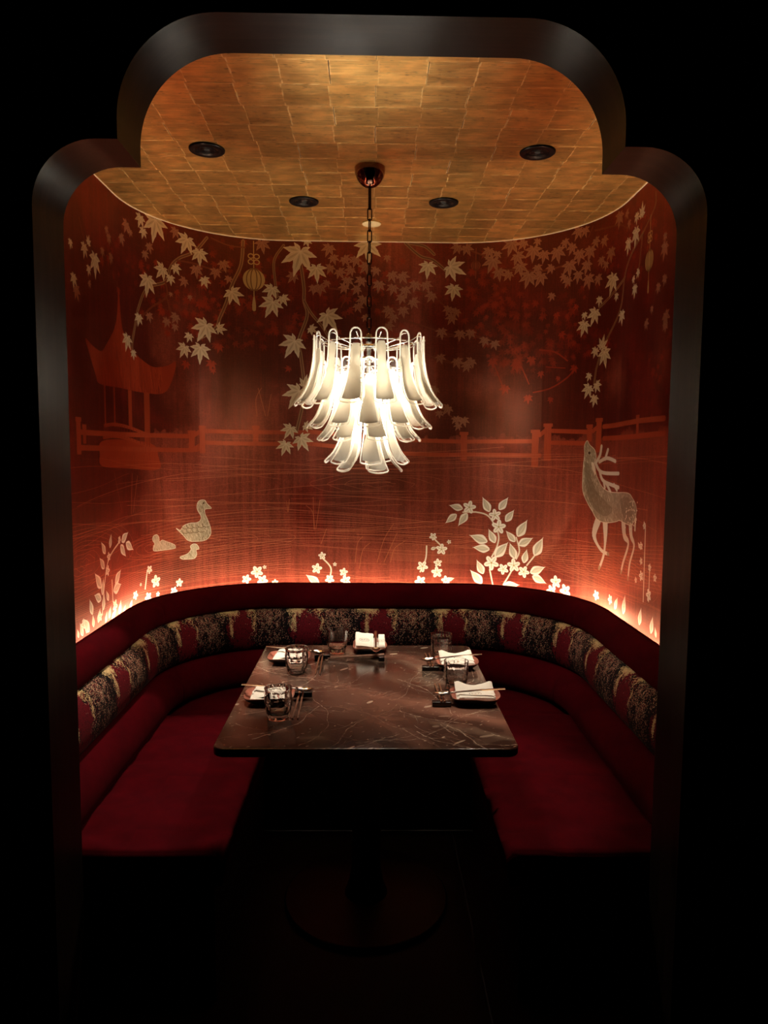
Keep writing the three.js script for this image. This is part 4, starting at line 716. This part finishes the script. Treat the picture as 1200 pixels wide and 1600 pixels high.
// ------------------------------------------------------------------ ceiling fittings
for (const { x, d, to, cd, half, label } of DOWNLIGHTS) {
  const o = thing('downlight', label, 'ceiling light', [x, CEILING, -d]);
  mesh('trim_ring', lathe([[0.036, -0.0025], [0.040, -0.007], [0.056, -0.007], [0.060, -0.004], [0.0605, 0.0002], [0.036, 0.0002]], 40), M.baffle, o);
  mesh('baffle', lathe([[0.0365, -0.006], [0.030, -0.0036], [0.030, -0.0024], [0.022, -0.0024], [0.0215, -0.0044], [0.0195, -0.0044], [0.019, -0.0022], [0.001, -0.0022]], 40), M.baffle, o);
  const e = mesh('lens', lathe([[0.0001, -0.0035], [0.009, -0.003], [0.010, -0.0022]], 20), M.lensGlow, o); e.userData.label = 'small lamp lens';
  const l = castAll(new THREE.SpotLight(SPOT_COLOR, cd, 0, half, x < -0.5 ? 0.14 : 0.35), 1.2);
  l.name = 'downlight_beam'; l.position.set(0, -0.012, 0); o.add(l);
  l.target.position.set(to[0] - x, to[1] - CEILING, to[2] + d); o.add(l.target);
}
tag(mesh('sprinkler_cover', moved(lathe([[0, 0], [0.042, 0], [0.042, -0.004], [0.040, -0.006], [0, -0.006]], 36), -0.004, CEILING - 0.001, -3.33), M.cream), 'small round cream cover plate flush in the gold ceiling', 'cover plate');

// ------------------------------------------------------------------ table settings
const TOP = 0.7501;
// a squarish dish with a rim that turns up
function plateGeometry(side) {
  const prof = side ? [[0.0, 0.010], [0.5, 0.010], [0.76, 0.0115], [0.92, 0.018], [1.0, 0.026], [1.01, 0.0245]] : [[1.01, 0.0245], [0.96, 0.017], [0.8, 0.006], [0.62, 0.004], [0.6, 0.0], [0.52, 0.0], [0.5, 0.004], [0.0, 0.004]];
  const n = 56, rings = prof.map(([q, y]) => Array.from({ length: n }, (_, i) => {
    const a = i / n * Math.PI * 2, c = Math.cos(a), s = Math.sin(a), k = Math.pow(Math.pow(Math.abs(c), 3.6) + Math.pow(Math.abs(s), 3.6), -1 / 3.6), w = 1 + 0.012 * Math.sin(a * 3 + 1) * q;
    return [0.066 * k * c * Math.max(q, 0.001) * w, y + (q > 0.9 ? 0.002 * Math.sin(a * 4 + 0.6) : 0), 0.078 * k * s * Math.max(q, 0.001) * w];
  }));
  return rings;
}
const plateFull = (() => { const a = plateGeometry(true), b = plateGeometry(false).slice(1); return { top: skin(a, { caps: false, uv: (i, j, p) => [p[0] * 6 + 0.5, p[2] * 6 + 0.5], crease: 0.9 }), under: skin([a[a.length - 1], ...b], { caps: false, crease: 0.9 }) }; })();
// napkin: three folded layers lying on the dish; x across, z along; the kind shapes its top
function napkin(kind) {
  const parts = [], nx = 16, nz = 20;
  const layer = (y0, th, hx, hz, lift, curl, ox) => {
    const ring = [], rings = [];
    for (let k = 0; k <= nz; k++) {
      const v = k / nz * 2 - 1, r = [];
      for (const top of [1, 0]) for (let q = 0; q <= nx; q++) {
        const i = top ? q : nx - q, u = i / nx * 2 - 1, edge = 1 - Math.pow(Math.max(Math.abs(u), Math.abs(v) * 0.98), 14);
        const x = u * (hx + (u > 0 ? curl * v * v : 0)) + ox, z = v * hz + 0.002 * noise(u * 3 + 9, y0 * 900);
        const y = y0 + lift(u, v) + (top ? th * (0.35 + 0.65 * edge) : th * 0.3 * (1 - edge));
        r.push([x, y, z]);
      }
      rings.push(r);
    }
    return skin(rings, { uv: (i, j, p) => [0.5 + p[2] / 0.13, 0.5 + p[0] / 0.13], crease: 0.9 });
  };
  const wav = (a, f) => (u, v) => a * noise(u * f + 5, v * f + a * 900);
  if (kind === 'horned') {           // far edge stands up at both corners, a roll lies along the near edge
    parts.push(layer(0.013, 0.007, 0.052, 0.060, wav(0.002, 2), 0, 0));
    parts.push(layer(0.017, 0.013, 0.018, 0.060, wav(0.002, 2), 0, -0.036));
    parts.push(layer(0.023, 0.006, 0.034, 0.061, (u, v) => 0.004 * sm(-0.7, 0.3, u) + 0.020 * sm(-0.3, 1, u) * (0.25 + 0.75 * v * v) * (1 - 0.35 * sm(0.8, 1, Math.abs(v))) + 0.002 * noise(u * 2, v * 3), 0.014, 0.016));
  } else if (kind === 'pleated') {   // loose folds, one over the other
    parts.push(layer(0.013, 0.006, 0.055, 0.060, wav(0.002, 3), 0, 0));
    parts.push(layer(0.0175, 0.005, 0.052, 0.056, (u, v) => 0.002 * Math.sin(v * 4 + u) + 0.002, 0.006, 0.003));
    parts.push(layer(0.023, 0.005, 0.046, 0.050, (u, v) => 0.003 * sm(-1, 1, u) + 0.0025 * Math.sin(v * 5 - u * 2) + 0.0025, 0.010, 0.006));
  } else {                           // split: a wide folded bar leaning up beside a narrow one
    parts.push(layer(0.013, 0.007, 0.052, 0.058, wav(0.002, 3), 0, 0));
    const a = layer(0.022, 0.008, 0.050, 0.036, (u, v) => 0.024 * sm(-1, 0.6, u) + 0.008 * (1 - v) * 0.5 + 0.002 * noise(u * 3, v * 3), 0.006, 0.002); a.translate(0, 0, -0.022); parts.push(a);
    const b = layer(0.020, 0.014, 0.050, 0.013, (u) => 0.020 * sm(-1, 0.8, u), 0, 0.002); b.translate(0, 0, 0.046); parts.push(b);
  }
  return mergeGeometries(parts);
}
const napkins = { horned: napkin('horned'), pleated: napkin('pleated'), split: napkin('split') };
function tumbler(cut) {
  const H = 0.092, n = 72, rows = 30, R = (y) => 0.0335 + 0.0075 * sm(0.0, 0.5, y / H) + 0.0005 * y / H, outer = [], inner = [];
  for (let k = 0; k <= rows; k++) {
    const y = H * k / rows, ring = [];
    for (let i = 0; i < n; i++) {
      const a = i / n * Math.PI * 2, m = cut.turns, w = Math.sin(m * a + cut.twist * y / H) * Math.sin(m * a - cut.twist * y / H), band = sm(0.12, 0.2, y / H) * (1 - sm(cut.end - 0.05, cut.end, y / H));
      const r = R(y) * (k === 0 ? 0.95 : 1) - cut.deep * band * Math.max(0, 0.35 + 0.65 * w);
      ring.push([r * Math.cos(a), y, r * Math.sin(a)]);
    }
    outer.push(ring);
  }
  for (let k = 8; k >= 0; k--) { const y = 0.016 + (H - 0.016) * k / 8, r = R(y) - 0.0032 - (k === 0 ? 0.006 : 0); inner.push(Array.from({ length: n }, (_, i) => [r * Math.cos(i / n * Math.PI * 2), y, r * Math.sin(i / n * Math.PI * 2)])); }
  return skin([...outer, ...inner], { crease: 0.8 });
}
const tumblers = { lattice: tumbler({ turns: 5, twist: 7.5, deep: 0.0052, end: 0.97 }), plain: tumbler({ turns: 6, twist: 3, deep: 0.0, end: 0.6 }), dimpled: tumbler({ turns: 7, twist: 16, deep: 0.0034, end: 0.86 }) };
// spoon along +z: handle end at z = -0.09, leaf shaped bowl to z = 0.14
const spoonBowl = (() => {
  const rings = []; for (let k = 0; k <= 16; k++) { const t = k / 16, w = 0.0005 + 0.017 * Math.sin(Math.PI * Math.pow(t, 0.8)), z = 0.075 + 0.066 * t, r = [];
    for (let i = 0; i <= 8; i++) { const u = i / 4 - 1; r.push([u * w, -0.009 * (1 - u * u) * Math.sin(Math.PI * t) + 0.003 * t, z]); }
    for (let i = 8; i >= 0; i--) { const u = i / 4 - 1; r.push([u * w * 0.94, 0.0012 - 0.0086 * (1 - u * u) * Math.sin(Math.PI * t) + 0.003 * t, z]); } rings.push(r); }
  return skin(rings, { crease: 0.9 });
})();
const spoonHandle = (() => { const rings = []; for (let k = 0; k <= 20; k++) { const t = k / 20, w = 0.0062 - 0.0026 * t, h = 0.0024 + 0.0004 * t, z = -0.09 + 0.17 * t, y = 0.004 * Math.sin(Math.PI * t) * 0.4; rings.push(Array.from({ length: 10 }, (_, i) => { const a = i / 10 * Math.PI * 2; return [w * Math.cos(a), y + h * Math.sin(a), z]; })); } return skin(rings, { crease: 1 }); })();
const chopstickShape = (() => { const rings = []; for (let k = 0; k <= 12; k++) { const t = k / 12, r = 0.0034 - 0.0014 * t; rings.push(Array.from({ length: 8 }, (_, i) => { const a = (i + 0.5) / 8 * Math.PI * 2, q = r / Math.pow(Math.pow(Math.abs(Math.cos(a)), 4) + Math.pow(Math.abs(Math.sin(a)), 4), 0.25); return [0.215 * t, q * Math.cos(a), q * Math.sin(a)]; })); } return skin(rings, { uv: (i, j) => [i / 12, j / 8], crease: 0.9 }); })();
const restShape = (() => { const g = new RoundedBoxGeometry(0.022, 0.016, 0.060, 3, 0.003), p = g.attributes.position; for (let i = 0; i < p.count; i++) if (p.getY(i) > 0) p.setY(i, p.getY(i) - 0.004 * Math.pow(Math.cos(p.getZ(i) / 0.03 * 1.3), 2)); g.computeVertexNormals(); return g; })();
// one place: local +z is where the guest looks, local +x is the guest's left
function place(x, d, turn, o) {
  const c = Math.cos(turn), s = Math.sin(turn), W = (lx, lz) => [x + lx * c + lz * s, -d - lx * s + lz * c];
  const spot = (name, label, cat, lx, y, lz, t, group) => { const [wx, wz] = W(lx, lz); return thing(name, label, cat, [wx, y, wz], turn + t, group); };
  const pl = spot('plate', 'coral square plate with upturned rim ' + o.where, 'plate', 0, TOP, 0, o.tilt, 'plates on the table');
  mesh('dish', plateFull.top, M.plate, pl); const u = mesh('underside', plateFull.under, M.plateUnder, pl); u.userData.label = 'dark glazed underside';
  const nk = spot('napkin', o.napkinLabel, 'napkin', 0, TOP - 0.001, 0, o.tilt + (o.napkinTurn ?? 0), 'napkins on the plates');
  mesh('cloth', napkins[o.napkin], M.linen, nk);
  const gl = spot('tumbler', o.glassLabel, 'glass', o.glassX ?? -0.13, TOP, o.glassZ ?? 0.04, 0.3, 'tumblers on the table');
  mesh('body', tumblers[o.glass], M.tumbler, gl);
  const re = spot('cutlery_rest', 'small black block rest for chopsticks ' + o.where, 'rest', 0.045, TOP + 0.008, o.restZ ?? 0.10, 0, 'cutlery rests on the table');
  mesh('block', restShape, M.blackGloss, re);
  const sp = spot('spoon', 'slim steel spoon lying across the napkin ' + o.where, 'spoon', o.spoonX ?? 0.02, TOP + 0.043, 0, o.spoonTurn ?? 0, 'spoons on the table');
  mesh('bowl', spoonBowl, M.steel, sp); mesh('handle', spoonHandle, M.steel, sp);
  sp.rotation.order = 'YXZ'; sp.rotation.x = 0.11;
  for (let k = 0; k < 2; k++) { const cs = spot('chopstick', 'brown wooden chopstick ' + o.where, 'chopstick', 0.055, TOP + 0.0165, (o.restZ ?? 0.10) - 0.009 + k * 0.010, Math.PI + (k ? 0.012 : -0.012) + (o.chopTurn ?? 0), 'chopsticks ' + o.where); mesh('stick', chopstickShape, M.chopstick, cs); cs.rotation.order = 'YZX'; cs.rotation.z = -0.062; }
}
const duckEnd = 'on the duck side, open end', duckBench = 'on the duck side, bench end', mid = 'against the back bench', deerEnd = 'on the deer side, open end', deerBench = 'on the deer side, bench end';
place(-0.315, 2.235, Math.PI / 2, { where: duckEnd, tilt: 0.03, napkin: 'pleated', napkinLabel: 'loosely pleated white napkin ' + duckEnd, glass: 'lattice', glassLabel: 'lattice cut tumbler ' + duckEnd, glassX: -0.145, glassZ: 0.045, spoonX: 0.008, spoonTurn: 0.1 });
place(-0.30, 2.655, Math.PI / 2, { where: duckBench, tilt: -0.04, napkin: 'pleated', napkinLabel: 'loosely pleated white napkin ' + duckBench, glass: 'lattice', glassLabel: 'lattice cut tumbler ' + duckBench, glassX: -0.135, glassZ: 0.04, spoonX: 0.02, spoonTurn: 0.02, restZ: 0.12 });
place(0.0, 2.815, 0, { where: mid, tilt: 0.02, napkin: 'split', napkinLabel: 'white napkin with printed oval, split in two folds, against the back bench', napkinTurn: Math.PI / 2, glass: 'plain', glassLabel: 'smooth clear tumbler against the back bench', glassX: -0.128, glassZ: 0.03, spoonX: 0.0235, restZ: 0.125 });
place(0.32, 2.60, -Math.PI / 2, { where: deerBench, tilt: 0.03, napkin: 'horned', napkinLabel: 'white napkin with printed oval and a rolled edge ' + deerBench, napkinTurn: Math.PI, glass: 'dimpled', glassLabel: 'dimpled tumbler ' + deerBench, glassX: -0.118, glassZ: 0.045, spoonX: 0.02, spoonTurn: -0.02, restZ: 0.10 });
place(0.335, 2.235, -Math.PI / 2, { where: deerEnd, tilt: -0.02, napkin: 'horned', napkinLabel: 'white napkin with printed oval and raised corners ' + deerEnd, napkinTurn: Math.PI, glass: 'dimpled', glassLabel: 'dimpled tumbler ' + deerEnd, glassX: -0.13, glassZ: 0.045, spoonX: 0.03, spoonTurn: -0.10, restZ: 0.11 });

scene.traverse((o) => { if (o.isMesh) o.castShadow = o.receiveShadow = true; });
renderer.render(scene, camera);
